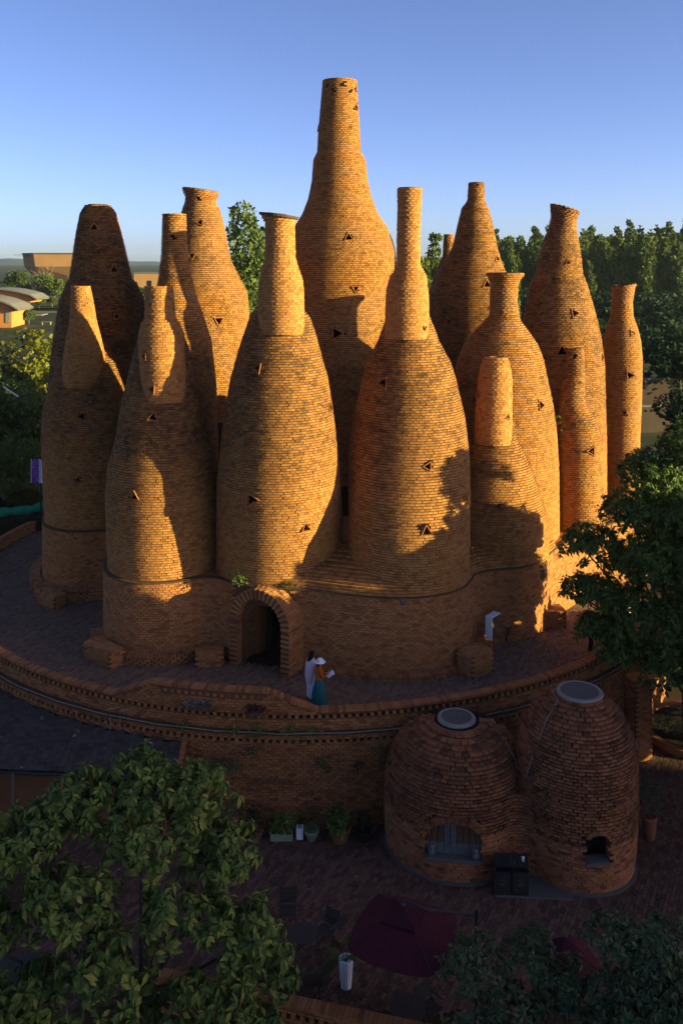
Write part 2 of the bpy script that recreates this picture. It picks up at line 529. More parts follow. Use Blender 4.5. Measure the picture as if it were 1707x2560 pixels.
def ring_bricks(B, cx, cy, zs, rs, dxs, z0, z1, dys=None, worn=0.0, pitch=0.098, length=0.212, joint=0.016, jit=0.012, holes=(), tilt=(0, 0, 1), cull=-0.3, upright=0.55):
    """courses of bricks round a turned profile"""
    k = 0
    for z in np.arange(z0, z1 - pitch * 0.5, pitch):
        k += 1
        zc = z + pitch / 2
        r = float(np.interp(zc, zs, rs))
        x0 = cx + float(np.interp(zc, zs, dxs))
        y0 = cy + (float(np.interp(zc, zs, dys)) if dys is not None else 0.0)
        slope = abs(float(np.interp(zc + pitch, zs, rs)) - float(np.interp(zc - pitch, zs, rs))) / 2
        nb = max(8, int(round(2 * math.pi * r / length)))
        a = (np.arange(nb) + RG.uniform(-.07, .07, nb)) * 2 * math.pi / nb + (k % 2) * math.pi / nb + RG.uniform(0, 0.35) * 2 * math.pi / nb
        n = np.stack([np.sin(a), -np.cos(a), np.zeros(nb)], -1)
        c = np.stack([x0 + r * n[:, 0], y0 + r * n[:, 1], np.full(nb, zc)], -1)
        m = facing(c, n) > cull
        for (ha, hz, hs, ho) in holes:
            da = (a - R(ha) + math.pi) % (2 * math.pi) - math.pi
            lx, lz = da * r, zc - hz
            w = hs * 0.5 + 0.03
            if ho == 'S':
                hit = (np.abs(lx) < w) & (abs(lz) < w)
            else:
                hit = in_tri(lx, lz, hs * 0.70, ho)
            m &= ~hit
        a, n, c = a[m], n[m], c[m]
        kk = len(a)
        if not kk:
            continue
        t = np.stack([np.cos(a), np.sin(a), np.zeros(kk)], -1)
        L = 2 * math.pi * r / nb
        dep = 0.10 + slope * 1.2
        out = RG.normal(0, jit * .35, kk) + RG.normal(0, jit)
        ww = np.interp(zc, [0, 1], [1, 1]) * (worn(zc) if callable(worn) else worn)
        c = c + n * (out - dep / 2)[:, None]
        if tilt[0]:
            c[:, 2] += tilt[0] * (c[:, 0] - x0) * np.clip((zc - tilt[1]) / (tilt[2] - tilt[1]), 0, 1)
        size = np.stack([L - joint * upright - RG.random(kk) * (0.008 + .025 * (upright > .6)), np.full(kk, dep), np.full(kk, pitch - joint) - RG.random(kk) * 0.004], -1)
        B.add(c, t, n, (0, 0, 1), size, worn=ww)


def tri_pts(s, o):
    """corner points of a triangular opening; s = distance of the corners"""
    a0 = {'U': 90, 'D': 270, 'R': 0, 'L': 180}[o]
    return [(s * math.cos(R(a0 + q)), s * math.sin(R(a0 + q))) for q in (0, 120, 240)]


def in_tri(x, z, s, o):
    p = tri_pts(s * 1.1, o)
    ok = np.ones(np.shape(x), bool)
    for (x0, z0), (x1, z1) in zip(p, p[1:] + p[:1]):
        ok &= ((x1 - x0) * (z - z0) - (z1 - z0) * (x - x0)) > 0
    return ok


def core(name, cx, cy, zs, rs, dxs, inset, mats, cuts, parent, seg=72, tilt=(0, 0, 1), label=None, cap=True, dz=0.2, hole=None, dys=None):
    """the mortar body behind the bricks; cuts: [(z, material index)]"""
    z = np.unique(np.concatenate([np.arange(zs[0], zs[-1], dz), zs, [zs[-1]]]))
    sl = np.abs(np.gradient(np.interp(z, zs, rs), z + np.arange(len(z)) * 1e-7)) * 0.06
    r = np.maximum(np.interp(z, zs, rs) - inset - np.minimum(sl, 0.12), 0.05)
    dx = np.interp(z, zs, dxs)
    dy = np.interp(z, zs, dys) if dys is not None else np.zeros(len(z))
    if cap:
        z = np.append(z, [z[-1], z[-1] - 0.25, z[-1] - 0.25])
        r = np.append(r, [r[-1] * 0.72, r[-1] * 0.68, 0.01])
        dx = np.append(dx, [dx[-1]] * 3)
        dy = np.append(dy, [dy[-1]] * 3)
    a = np.linspace(0, 2 * np.pi, seg, endpoint=False)
    X = cx + dx[:, None] + r[:, None] * np.sin(a)
    Y = cy + dy[:, None] - r[:, None] * np.cos(a)
    Z = np.repeat(z[:, None], seg, 1)
    if tilt[0]:
        Z = Z + tilt[0] * (X - cx - dx[:, None]) * np.clip((Z - tilt[1]) / (tilt[2] - tilt[1]), 0, 1)
    i = np.arange(len(z) - 1)[:, None] * seg
    j = np.arange(seg)[None]
    k = (j + 1) % seg
    Fq = np.stack([i + j, i + k, i + k + seg, i + j + seg], -1).reshape(-1, 4)
    zm = np.repeat((z[:-1] + z[1:]) / 2, seg)
    mi = np.zeros(len(Fq), int)
    for zc, q in cuts:
        mi[zm > zc] = q
    if hole is not None:
        VV = np.stack([X, Y, Z], -1).reshape(-1, 3)
        ok = ~hole(VV[Fq].mean(1))
        Fq, mi = Fq[ok], mi[ok]
    o = mk(name, np.stack([X, Y, Z], -1), Fq, mats, parent, smooth=True, mi=mi)
    if label:
        o['label'] = label
    return o


def window_hole(wins, cx, cy, pa):
    def f(c):
        out = np.zeros(len(c), bool)
        for (ha, hz, hs, ho) in wins:
            if ho == 'S':
                continue
            r = float(np.interp(hz, pa[:, 0], pa[:, 1]))
            a = np.arctan2(c[:, 0] - cx - np.interp(c[:, 2], pa[:, 0], pa[:, 2]), -(c[:, 1] - cy - np.interp(c[:, 2], pa[:, 0], pa[:, 3])))
            da = (a - R(ha) + math.pi) % (2 * math.pi) - math.pi
            out |= in_tri(da * r, c[:, 2] - hz, hs * 0.64, ho)
        return out
    return f


def add_windows(wins, cx, cy, zs, rs, dxs, parent, dys):
    for (ha, hz, hs, ho) in wins:
        r = float(np.interp(hz, zs, rs))
        x0 = cx + float(np.interp(hz, zs, dxs))
        a = R(ha)
        n = np.array((math.sin(a), -math.cos(a), 0))
        t = np.array((math.cos(a), math.sin(a), 0))
        u = np.array((0, 0, 1.0))
        sl = (float(np.interp(hz + .15, zs, rs)) - float(np.interp(hz - .15, zs, rs))) / 0.3
        u = u + n * max(-1.2, min(1.2, sl))
        o3 = np.array((x0, cy + float(np.interp(hz, zs, dys)), hz)) + n * r
        g = G()
        if ho == 'S':
            w = hs / 2 + 0.02
            P = [o3 + t * x + u * z - n * 0.045 for x, z in ((-w, -w), (w, -w), (w, w), (-w, w))]
            g.add(P, [(0, 1, 2, 3)], 0)
            o = g.build('vent_hole', [M['black']], parent)  # flat black quad painted in for the dark of a hole
            continue
        hs = hs * random.uniform(.9, 1.18)
        so, si = hs * 0.77, hs * 0.60
        tw = random.uniform(-.10, .10)
        t, u = t * math.cos(tw) + u * math.sin(tw), u * math.cos(tw) - t * math.sin(tw)
        po, pi = tri_pts(so, ho), tri_pts(si, ho)
        pm = tri_pts(si * 0.98, ho)
        g2 = G()
        g2.add([o3 + t * x + u * z - n * 0.17 for x, z in pm] , [(0, 1, 2, 2)], 1)
        for q in range(3):
            w = (q + 1) % 3
            A = []
            for (x, z) in (po[q], pi[q], po[w], pi[w]):
                for dn in (-0.19, 0.045):
                    A.append(o3 + t * x + u * z + n * dn)
            A = np.array(A)
            # order as box(): corner, corner, depth
            g2.hexa(A, 0)
        V = np.vstack(g2.V)
        o = None
        Fs = np.vstack(g2.F)
        mi = np.concatenate(g2.m)
        Fs = Fs.tolist()
        me = bpy.data.meshes.new('window')
        loc = V.mean(0)
        me.from_pydata([tuple(v - loc) for v in V], [], [tuple(f[:3]) if f[2] == f[3] else tuple(f) for f in Fs])
        me.materials.append(M['frame'])
        me.materials.append(M['black'])
        for p, q in zip(me.polygons, mi):
            p.material_index = int(q)
        me.update()
        o = bpy.data.objects.new('window', me)
        o.location = loc
        o.color = (random.random(), 0, 0, 1)
        WM[o.name] = Matrix.Translation(loc)
        link(o, parent)


# ------------------------------------------------------------------ ground, terrace, plaza
TCX, TCY, TR = -1.5, 48.1, 17.35        # centre and outer radius of the terrace parapet


def sstep(a, b, x):
    q = np.clip((x - a) / (b - a), 0, 1)
    return q * q * (3 - 2 * q)


def ground_z(x, y):
    z = -3.3 + 3.1 * sstep(40, 52, y)
    z = z + 5.0 * sstep(120, 420, y) * (x < 1e9)
    z = z - 3.5 * sstep(90, 200, y) * sstep(-10, -40, x) * (1 - sstep(290, 400, y))
    h = np.exp(-(((x - 190) / 150) ** 2)) * sstep(225, 480, y) * 26
    h = h + np.exp(-(((x - 118) / 45) ** 2) - (((y + 22) / 60) ** 2)) * 13
    return z + h * (1 - sstep(700, 1500, y))


gx = np.unique(np.concatenate([np.linspace(-9000, -600, 15), np.linspace(-600, -60, 46), np.linspace(-60, 60, 49), np.linspace(60, 700, 60), np.linspace(700, 9000, 15)]))
gy = np.unique(np.concatenate([np.linspace(-400, 0, 8), np.linspace(0, 120, 49), np.linspace(120, 600, 60), np.linspace(600, 9000, 30)]))
GX, GY = np.meshgrid(gx, gy, indexing='ij')
GV = np.stack([GX, GY, ground_z(GX, GY)], -1).reshape(-1, 3)
i = np.arange(len(gx) - 1)[:, None] * len(gy)
j = np.arange(len(gy) - 1)[None]
GF = np.stack([i + j, i + j + len(gy), i + j + len(gy) + 1, i + j + 1], -1).reshape(-1, 4)
o = mk('ground', GV, GF, M['ground'], smooth=True)
tag(o, kind='structure')

# far ridge on the horizon
rx = np.linspace(-5200, 900, 90)
rh = 12 + 12 * np.exp(-((rx + 1500) / 260) ** 2) + 9 * np.exp(-((rx + 1180) / 160) ** 2) + 10 * np.exp(-((rx + 2600) / 700) ** 2) + 3 * np.sin(rx / 90.) + 2 * np.sin(rx / 37.) + 6
RV, RF = [], []
for k, (yy, f) in enumerate(((2300, 0.0), (2450, 0.7), (2600, 1.0), (3200, 0.3))):
    RV.append(np.stack([rx * (yy / 4300), np.full(90, yy), -14 + (rh * 0.62 + 16) * f], -1))
RV = np.vstack(RV)
i = np.arange(3)[:, None] * 90
j = np.arange(89)[None]
RF = np.stack([i + j, i + j + 1, i + j + 91, i + j + 90], -1).reshape(-1, 4)
M['ridge'] = plain('hazed_ridge_forest', (0.10, 0.125, 0.16), 1.0, 0.0, 0.3, 0.01)  # blue-grey puts distance haze into the forest colour
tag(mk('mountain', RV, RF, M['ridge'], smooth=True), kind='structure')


# outline of the brick podium, front half seen from the camera, left to right
POD = np.array([(-14.9, 50.5), (-15.05, 47.5), (-14.75, 45.3), (-14.15, 43.8), (-13.2, 43.0), (-12.2, 42.8), (-11.2, 42.95), (-10.45, 42.7), (-10.2, 41.3), (-10.1, 39.7), (-9.85, 38.0), (-9.3, 36.85), (-8.45, 36.15), (-7.45, 35.95), (-6.45, 36.15), (-5.6, 36.65), (-4.9, 36.55), (-4.3, 36.1), (-3.4, 35.62), (-2.4, 35.45), (-1.3, 35.3), (-0.1, 34.85), (1.2, 34.5), (2.65, 34.42), (3.9, 34.85), (4.75, 35.6), (5.1, 36.3), (5.35, 36.95), (5.85, 37.4), (6.6, 37.65), (7.4, 37.85), (8.2, 38.45), (8.8, 39.3), (9.45, 40.35), (10.6, 41.8), (12.2, 43.5), (13.6, 44.6), (14.9, 45.3), (15.6, 46.6), (15.5, 49), (14.5, 51.5)])


def spline(P, n=12, closed=False):
    out = []
    Q = np.vstack([2 * P[0] - P[1], P, 2 * P[-1] - P[-2]])
    for a, b, c, d in zip(Q, Q[1:], Q[2:], Q[3:]):
        t = np.linspace(0, 1, n, endpoint=False)[:, None]
        out.append(0.5 * ((2 * b) + (c - a) * t + (2 * a - 5 * b + 4 * c - d) * t ** 2 + (3 * b - a - 3 * c + d) * t ** 3))
    return np.vstack(out + [P[-1:]])


PODS = spline(POD)


def resample(P, step):
    d = np.concatenate([[0], np.cumsum(np.linalg.norm(np.diff(P, axis=0), axis=1))])
    s = np.arange(0, d[-1], step)
    return np.stack([np.interp(s, d, P[:, i]) for i in range(P.shape[1])], -1), s


def path_frames(P):
    T = np.gradient(P, axis=0)
    T /= np.linalg.norm(T, axis=1, keepdims=True)
    return T, np.stack([T[:, 1], -T[:, 0]], -1)      # outward for a path that runs left to right in front


def path_bricks(B, P, z0, z1, worn=0.0, pitch=0.092, length=0.235, joint=0.014, jit=0.006, keep=None, cull=-0.2, dep=0.1, off=0.0):
    Q, _ = resample(P, 0.02)
    T, Nn = path_frames(Q)
    step = int(round(length / 0.02))
    k = 0
    for z in np.arange(z0, z1 - pitch * 0.5, pitch):
        k += 1
        idx = np.arange((k % 2) * step // 2 + RG.integers(0, 3), len(Q), step)
        c = np.column_stack([Q[idx] + Nn[idx] * off, np.full(len(idx), z + pitch / 2)])
        n = np.column_stack([Nn[idx], np.zeros(len(idx))])
        t = np.column_stack([T[idx], np.zeros(len(idx))])
        m = facing(c, n) > cull
        if keep is not None:
            m &= keep(c)
        c, n, t = c[m], n[m], t[m]
        kk = len(c)
        if not kk:
            continue
        c = c + n * (RG.normal(0, jit, kk) - dep / 2)[:, None]
        size = np.column_stack([np.full(kk, length - joint) - RG.random(kk) * 0.012, np.full(kk, dep), np.full(kk, pitch - joint)])
        B.add(c, t, n, (0, 0, 1), size, worn=worn)


def path_wall(g, P, z0, z1, mi=0, keep=None, step=0.12, zsplit=()):
    Q, _ = resample(P, step)
    zz = [z0, *zsplit, z1]
    for a, b in zip(zz, zz[1:]):
        V = np.concatenate([np.column_stack([Q, np.full(len(Q), a)]), np.column_stack([Q, np.full(len(Q), b)])])
        q = np.arange(len(Q) - 1)
        Fq = np.stack([q, q + 1, q + 1 + len(Q), q + len(Q)], -1)
        if keep is not None:
            mid = np.column_stack([(Q[:-1] + Q[1:]) / 2, np.full(len(q), (a + b) / 2)])
            Fq = Fq[keep(mid)]
        g.add(V, Fq, mi)


def strip(g, P, prof, mi=0, step=0.25):
    """sweep a profile [(offset outwards, z)] along a path"""
    Q, _ = resample(P, step)
    T, Nn = path_frames(Q)
    pr = np.array(prof)
    V = np.stack([np.column_stack([Q + Nn * o_, np.full(len(Q), z_)]) for o_, z_ in pr])
    n = len(Q)
    i = np.arange(len(pr) - 1)[:, None] * n
    j = np.arange(n - 1)[None]
    g.add(V.reshape(-1, 3), np.stack([i + j, i + j + 1, i + j + 1 + n, i + j + n], -1).reshape(-1, 4), mi)


# the walkway: a disc of mortar with brick pavers laid on it
g = G()
g.lathe([(0.01, -0.012), (17.2, -0.012), (17.2, -0.3)], (TCX, TCY, 0), 96)
walk = g.build('walkway', M['mortar_dark'])
tag(walk, kind='structure')


def inside_podium(x, y):
    P = np.vstack([PODS, [(14.5, 53), (-14.9, 53)]])
    ok = np.zeros(x.shape, bool)
    x0, y0 = P[:, 0], P[:, 1]
    x1, y1 = np.roll(x0, -1), np.roll(y0, -1)
    for a, b, c, d in zip(x0, y0, x1, y1):
        cr = (b > y) != (d > y)
        with np.errstate(divide='ignore', invalid='ignore'):
            ok ^= cr & (x < (c - a) * (y - b) / (d - b + 1e-12) + a)
    return ok


def pave(B, x0, x1, y0, y1, z, ang, L, W, keep, h=0.05, jit=0.004):
    d = np.array((math.sin(ang), math.cos(ang)))
    e = np.array((d[1], -d[0]))
    ctr = np.array(((x0 + x1) / 2, (y0 + y1) / 2))
    rad = math.hypot(x1 - x0, y1 - y0) / 2
    a = np.arange(-rad, rad, W)
    b = np.arange(-rad, rad, L)
    A, Bq = np.meshgrid(a, b, indexing='ij')
    Bq = Bq + (np.arange(len(a)) % 2)[:, None] * L / 2
    P = ctr + A[..., None] * e + Bq[..., None] * d
    P = P.reshape(-1, 2)
    m = (P[:, 0] > x0) & (P[:, 0] < x1) & (P[:, 1] > y0) & (P[:, 1] < y1) & keep(P[:, 0], P[:, 1])
    P = P[m]
    k = len(P)
    c = np.column_stack([P, np.full(k, z - h / 2) + RG.normal(0, jit, k)])
    B.add(c, (*d, 0), (*e, 0), (0, 0, 1), np.column_stack([np.full(k, L - 0.012), np.full(k, W - 0.012), np.full(k, h)]), worn=0.0)


B = Bricks()
pave(B, -19, 15, 30.5, 58, 0.0, R(20), 0.25, 0.125,
     lambda x, y: (np.hypot(x - TCX, y - TCY) < 17.0) & ~inside_podium(x, y) & in_frame(np.column_stack([x * 0.97, y, np.zeros(len(x))])), h=0.03)
place_bricks(B, M['paver'], walk, rest='paving', closed=True)

# the lower plaza
g = G()
g.box((3, 26.2, PLAZA - 0.06), (44, 36, 0.1))
plz = g.build('plaza', M['mortar_dark'])
tag(plz, kind='structure')
B = Bricks()
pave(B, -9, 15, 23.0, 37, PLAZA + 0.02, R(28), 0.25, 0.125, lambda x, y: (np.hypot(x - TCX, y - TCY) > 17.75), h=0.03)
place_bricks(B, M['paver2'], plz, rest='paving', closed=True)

# ------------------------------------------------------------------ the building of brick bottle towers
BLD = empty('kiln_building', (0, 46, 0), 'brick building of clustered bottle-shaped towers with one arched doorway, filling the middle', 'building')

# each tower: label, x, y, body profile [(z, r, dx)], stub profile, stub forward shift, windows, tilt, lowest brick, worn
TOWERS = [
    ('blunt cone tower at the far left with a plain rounded top', -12.61, 48,
     [(2.11, 2.77, 0.0, 0.0), (8.41, 2.73, 0.0, 0.0), (10.43, 2.56, 0.0, 0.0), (12.03, 2.41, 0.04, 0.0), (13.71, 2.16, 0.08, 0.0), (14.62, 1.78, 0.04, 0.0), (14.72, 1.62, 0.0, 0.0), (15.76, 1.45, -0.04, 0.0), (17.06, 1.2, -0.1, 0.0), (18.2, 0.94, -0.14, 0.0), (18.56, 0.71, -0.15, 0.0), (18.68, 0.6, -0.17, 0.0)],
     None, 0,
     [(2.2, 17.44, 0.38, 'U'), (41.0, 15.28, 0.36, 'U'), (32.9, 12.91, 0.36, 'R')], [], (0, 0, 1), 6.0, 0.8),
    ('leftmost front tower with a short smooth lit neck', -12.22, 45.4,
     [(2.95, 2.4, 0.0, 0.0), (3.84, 2.42, 0.0, 0.0), (5.89, 2.52, 0.0, 0.0), (7.04, 2.56, 0.0, 0.0), (8.31, 2.5, 0.0, 0.0), (9.46, 2.18, -0.04, 0.0), (10.72, 1.67, -0.08, 0.0), (11.09, 1.27, -0.1, 0.0), (11.87, 0.79, -0.12, 0.0)],
     [(9.7, 1.1, -0.2, 0.0), (10.79, 1.03, -0.22, 0.0), (11.6, 0.9, -0.25, 0.0), (12.4, 0.73, -0.28, 0.0), (12.92, 0.63, -0.3, 0.0), (13.87, 0.53, -0.36, 0.0), (14.5, 0.45, -0.42, 0.0)], 1.05,
     [(1.2, 8.39, 0.36, 'L'), (-3.0, 5.43, 0.28, 'U')], [(30.1, 13.65, 0.14, 'S')], (0, 0, 1), 2.95, 0.7),
    ('front left tower with a stepped smooth neck above a sunlit strip', -7.48, 38.4,
     [(2.95, 2.25, -0.0, 0.0), (4.63, 2.32, -0.0, 0.0), (6.13, 2.37, -0.0, 0.0), (7.17, 2.28, -0.0, 0.0), (8.14, 1.98, -0.0, 0.0), (8.85, 1.88, -0.0, 0.0), (9.97, 1.68, -0.0, 0.0), (10.66, 1.5, -0.0, 0.0), (11.7, 1.24, -0.03, 0.0), (12.53, 0.94, -0.07, 0.0), (12.98, 0.64, -0.1, 0.0)],
     [(9.99, 0.95, 0.22, 0.0), (10.81, 0.95, 0.17, 0.0), (11.93, 0.92, 0.1, 0.0), (12.67, 0.94, 0.09, 0.0), (13.22, 0.76, 0.04, 0.0), (13.33, 0.64, 0.04, 0.0), (13.78, 0.61, 0.02, 0.0), (14.2, 0.59, 0.02, 0.0), (14.66, 0.58, -0.03, 0.0)], 0.8,
     [(-1.6, 9.45, 0.34, 'U'), (-17.4, 6.39, 0.32, 'U')], [(49.2, 14.22, 0.13, 'S'), (-36.3, 11.85, 0.26, 'L'), (-18.1, 10.54, 0.26, 'L')], (0, 0, 1), 2.95, 0.75),
    ('broad front tower right above the arch with a capped tilted rim', -2.57, 38.2,
     [(2.88, 2.66, 0.0, 0.0), (3.89, 2.65, 0.01, -0.08), (5.24, 2.6, 0.01, -0.38), (6.78, 2.52, 0.02, -0.76), (8.59, 2.33, 0.03, -0.9), (9.48, 2.22, 0.03, -0.9), (10.9, 1.99, 0.04, -0.9), (12.14, 1.65, 0.04, -0.9), (12.84, 1.44, 0.06, -0.9), (13.42, 1.22, 0.06, -0.9), (13.79, 0.91, 0.06, -0.9)],
     [(12.81, 0.94, 0.17, 0.0), (13.74, 0.93, 0.15, 0.0), (14.47, 0.92, 0.15, 0.0), (14.96, 0.88, 0.14, 0.0), (15.4, 0.75, 0.11, 0.0), (15.67, 0.66, 0.12, 0.0), (15.89, 0.61, 0.12, 0.0), (16.55, 0.6, 0.11, 0.0), (17.16, 0.59, 0.11, 0.0), (17.32, 0.67, 0.07, 0.0), (17.5, 0.71, 0.07, 0.0)], 1.55,
     [(-23.9, 11.52, 0.28, 'L'), (74.2, 9.84, 0.33, 'L'), (-21.5, 6.53, 0.43, 'R'), (27.2, 5.35, 0.35, 'U')], [], (-0.13, 16.6, 17.4), 2.95, 0.65),
    ('broad front tower right of the arch with a tall slim straight neck', 2.72, 36.95,
     [(2.95, 2.42, -0.0, 0.0), (5.12, 2.45, 0.01, 0.07), (6.33, 2.5, 0.05, 0.63), (7.63, 2.52, 0.1, 1.42), (8.1, 2.48, 0.12, 1.65), (9.13, 2.36, 0.14, 1.85), (10.2, 2.1, 0.14, 1.85), (10.71, 1.99, 0.14, 1.85), (11.42, 1.78, 0.12, 1.85), (12.27, 1.32, 0.12, 1.85), (12.8, 1.12, 0.12, 1.85), (13.34, 0.92, 0.1, 1.85), (13.71, 0.71, 0.07, 1.85)],
     [(12.47, 0.94, 0.0, 0.0), (12.9, 0.93, 0.01, 0.0), (14.11, 0.9, 0.03, 0.0), (14.66, 0.85, 0.03, 0.0), (15.08, 0.77, 0.07, 0.0), (15.35, 0.6, 0.1, 0.0), (15.53, 0.5, 0.08, 0.0), (16.65, 0.49, 0.08, 0.0), (17.93, 0.5, 0.12, 0.0), (18.78, 0.52, 0.13, 0.0)], -1.35,
     [(-35.8, 10.74, 0.36, 'L'), (-66.5, 9.13, 0.34, 'L'), (13.3, 7.64, 0.34, 'L'), (59.3, 6.26, 0.33, 'L'), (11.5, 5.42, 0.39, 'U')], [(49.3, 12.97, 0.17, 'D')], (0, 0, 1), 2.95, 0.55),
    ('slim straight-topped tower standing behind the front left tower', -7.49, 41.4,
     [(3.98, 1.9, 0.0, 0.0), (7.6, 1.9, 0.0, 0.0), (10.32, 1.81, 0.0, 0.0), (12.13, 1.59, 0.0, 0.0), (13.16, 1.27, 0.0, 0.0), (14.7, 0.8, -0.02, 0.0), (15.99, 0.61, -0.05, 0.0), (16.84, 0.56, -0.07, 0.0), (17.82, 0.53, -0.07, 0.0)],
     None, 0,
     [(0.9, 16.75, 0.14, 'S')], [], (0, 0, 1), 5.5, 0.45),
    ('back left tower with a wide flared collar against the sky', -6.94, 45.8,
     [(2.74, 2.48, 0.0, 0.0), (6.74, 2.48, 0.0, 0.0), (10.75, 2.48, 0.0, 0.0), (13.18, 2.34, 0.0, 0.0), (14.24, 2.2, 0.0, 0.0), (14.96, 1.82, -0.02, 0.0), (15.76, 1.46, -0.06, 0.0), (16.92, 1.28, -0.08, 0.0), (18.08, 1.0, -0.08, 0.0), (18.77, 0.76, -0.1, 0.0), (18.93, 0.8, -0.1, 0.0), (19.09, 0.9, -0.1, 0.0), (19.29, 0.92, -0.1, 0.0)],
     None, 0,
     [(-3.3, 18.79, 0.14, 'S'), (6.7, 17.6, 0.32, 'L'), (-9.9, 15.96, 0.28, 'D'), (27.4, 12.86, 0.36, 'D')], [], (-0.14, 18.3, 19.2), 8.0, 0.4),
    ('tallest central tower with a long tapering chimney neck', -0.07, 48.5,
     [(1.97, 3.08, 0.0, 0.0), (10.46, 3.08, 0.0, 0.0), (14.7, 3.01, 0.0, 0.0), (16.15, 2.95, 0.0, 0.0), (16.8, 2.78, 0.0, 0.0), (17.52, 2.46, 0.02, 0.0), (17.84, 2.25, 0.02, 0.0), (18.18, 2.02, 0.0, 0.0), (18.99, 1.7, 0.0, 0.0), (19.92, 1.49, -0.02, 0.0), (21.07, 1.38, -0.04, 0.0), (21.49, 1.16, -0.06, 0.0), (22.6, 1.1, -0.06, 0.0), (25.25, 0.91, -0.02, 0.0)],
     None, 0,
     [(-47.6, 24.89, 0.15, 'S'), (-21.3, 24.61, 0.15, 'S'), (9.6, 24.93, 0.15, 'S'), (37.5, 24.55, 0.15, 'S'), (64.7, 24.74, 0.15, 'S'), (59.1, 23.78, 0.34, 'U'), (-75.3, 22.68, 0.3, 'U'), (8.9, 16.89, 0.32, 'U'), (14.7, 14.34, 0.32, 'D'), (-3.5, 12.11, 0.57, 'R')], [], (0, 0, 1), 4.5, 0.3),
    ('back tower right of the tallest one with a short thin spout', 7.5, 52.0,
     [(0.98, 2.73, 0.0, 0), (7.81, 2.73, 0.0, 0), (11.22, 2.68, 0.0, 0), (12.95, 2.55, 0.0, 0), (13.86, 2.39, -0.02, 0), (14.68, 2.07, -0.07, 0), (15.65, 1.64, -0.07, 0), (16.54, 1.27, 0.07, 0), (17.77, 1.0, 0.09, 0), (18.73, 0.77, 0.09, 0), (19.02, 0.55, 0.11, 0), (19.18, 0.49, 0.14, 0), (20.18, 0.45, 0.16, 0)],
     None, 0,
     [(-4.8, 19.91, 0.14, 'S'), (50.9, 15.86, 0.34, 'U'), (13.0, 14.43, 0.45, 'U'), (-40.0, 12.42, 0.32, 'R')], [], (0, 0, 1), 8.0, 0.6),
    ('thin chimney top peeping out behind the spouted tower', 6.67, 57.0,
     [(4.55, 1.5, 0.0, 0), (13.03, 1.5, 0.0, 0), (14.53, 1.0, 0.0, 0), (16.02, 0.4, 0.0, 0), (17.35, 0.32, 0.0, 0)],
     None, 0,
     [], [], (0, 0, 1), 12.0, 0.4),
    ('wide-shouldered front right tower with a level flared rim', 7.46, 43.0,
     [(1.65, 2.71, 0.0, 0), (4.13, 2.71, 0.0, 0), (6.24, 2.69, 0.0, 0), (7.91, 2.58, 0.0, 0), (9.0, 2.43, 0.0, 0), (10.11, 2.2, 0.0, 0), (11.13, 1.99, 0.0, 0), (11.81, 1.71, 0.02, 0), (12.31, 1.35, 0.04, 0), (12.92, 0.83, 0.11, 0), (13.2, 0.66, 0.15, 0), (13.88, 0.64, 0.15, 0), (14.59, 0.66, 0.17, 0), (14.85, 0.75, 0.19, 0), (15.0, 0.87, 0.21, 0), (15.17, 0.88, 0.22, 0)],
     None, 0,
     [(-55.6, 11.13, 0.26, 'R'), (38.8, 9.23, 0.4, 'R')], [], (0, 0, 1), 3.0, 0.35),
    ('low front right tower in leaf shade with a stubby smooth chimney', 6.71, 40.2,
     [(2.21, 2.36, 0.0, 0.0), (3.79, 2.34, 0.0, 0.0), (4.66, 2.25, 0.0, 0.0), (5.36, 2.04, 0.0, 0.0), (6.15, 1.79, 0.0, 0.0), (6.7, 1.58, 0.0, 0.0), (7.24, 1.34, 0.0, 0.0), (7.84, 1.02, 0.0, 0.0), (8.54, 0.88, -0.02, 0.0), (9.6, 0.53, -0.02, 0.0)],
     [(7.8, 0.81, -0.12, 0.0), (9.12, 0.8, -0.1, 0.0), (10.62, 0.73, -0.03, 0.0), (11.16, 0.64, -0.02, 0.0), (11.4, 0.56, 0.0, 0.0), (11.54, 0.44, 0.04, 0.0)], 0.4,
     [(-3.4, 5.48, 0.25, 'D')], [(38.3, 9.0, 0.23, 'L'), (-67.1, 9.9, 0.23, 'L')], (0, 0, 1), 2.95, 0.7),
    ('smallest tower at the right with a short stub and rounded shoulders', 11.29, 43.7,
     [(2.44, 1.25, 0.0, 0.0), (5.29, 1.2, 0.0, 0.0), (7.0, 1.16, 0.0, 0.0), (7.65, 1.08, -0.06, 0.0), (8.16, 0.95, -0.13, 0.0), (8.64, 0.72, -0.21, 0.0), (8.91, 0.63, -0.29, 0.0), (9.57, 0.58, -0.27, 0.0), (10.18, 0.52, -0.21, 0.0), (10.9, 0.43, -0.15, 0.0), (11.55, 0.39, -0.13, 0.0)],
     None, 0,
     [(-18.5, 11.21, 0.11, 'S'), (17.0, 6.87, 0.34, 'L')], [], (0, 0, 1), 2.95, 0.55),
    ('tall right tower with a collar slanting down to the right', 11.04, 46.0,
     [(1.67, 2.21, -0.0, 0), (6.64, 2.21, -0.0, 0), (9.0, 2.17, -0.02, 0), (10.55, 2.15, -0.04, 0), (11.72, 2.03, -0.06, 0), (12.62, 1.87, -0.08, 0), (13.63, 1.63, -0.1, 0), (14.53, 1.41, -0.14, 0), (15.08, 1.18, -0.12, 0), (15.98, 1.01, -0.04, 0), (16.89, 0.83, -0.0, 0), (17.37, 0.7, 0.06, 0), (17.85, 0.63, 0.12, 0), (18.09, 0.68, 0.14, 0), (18.36, 0.72, 0.18, 0)],
     None, 0,
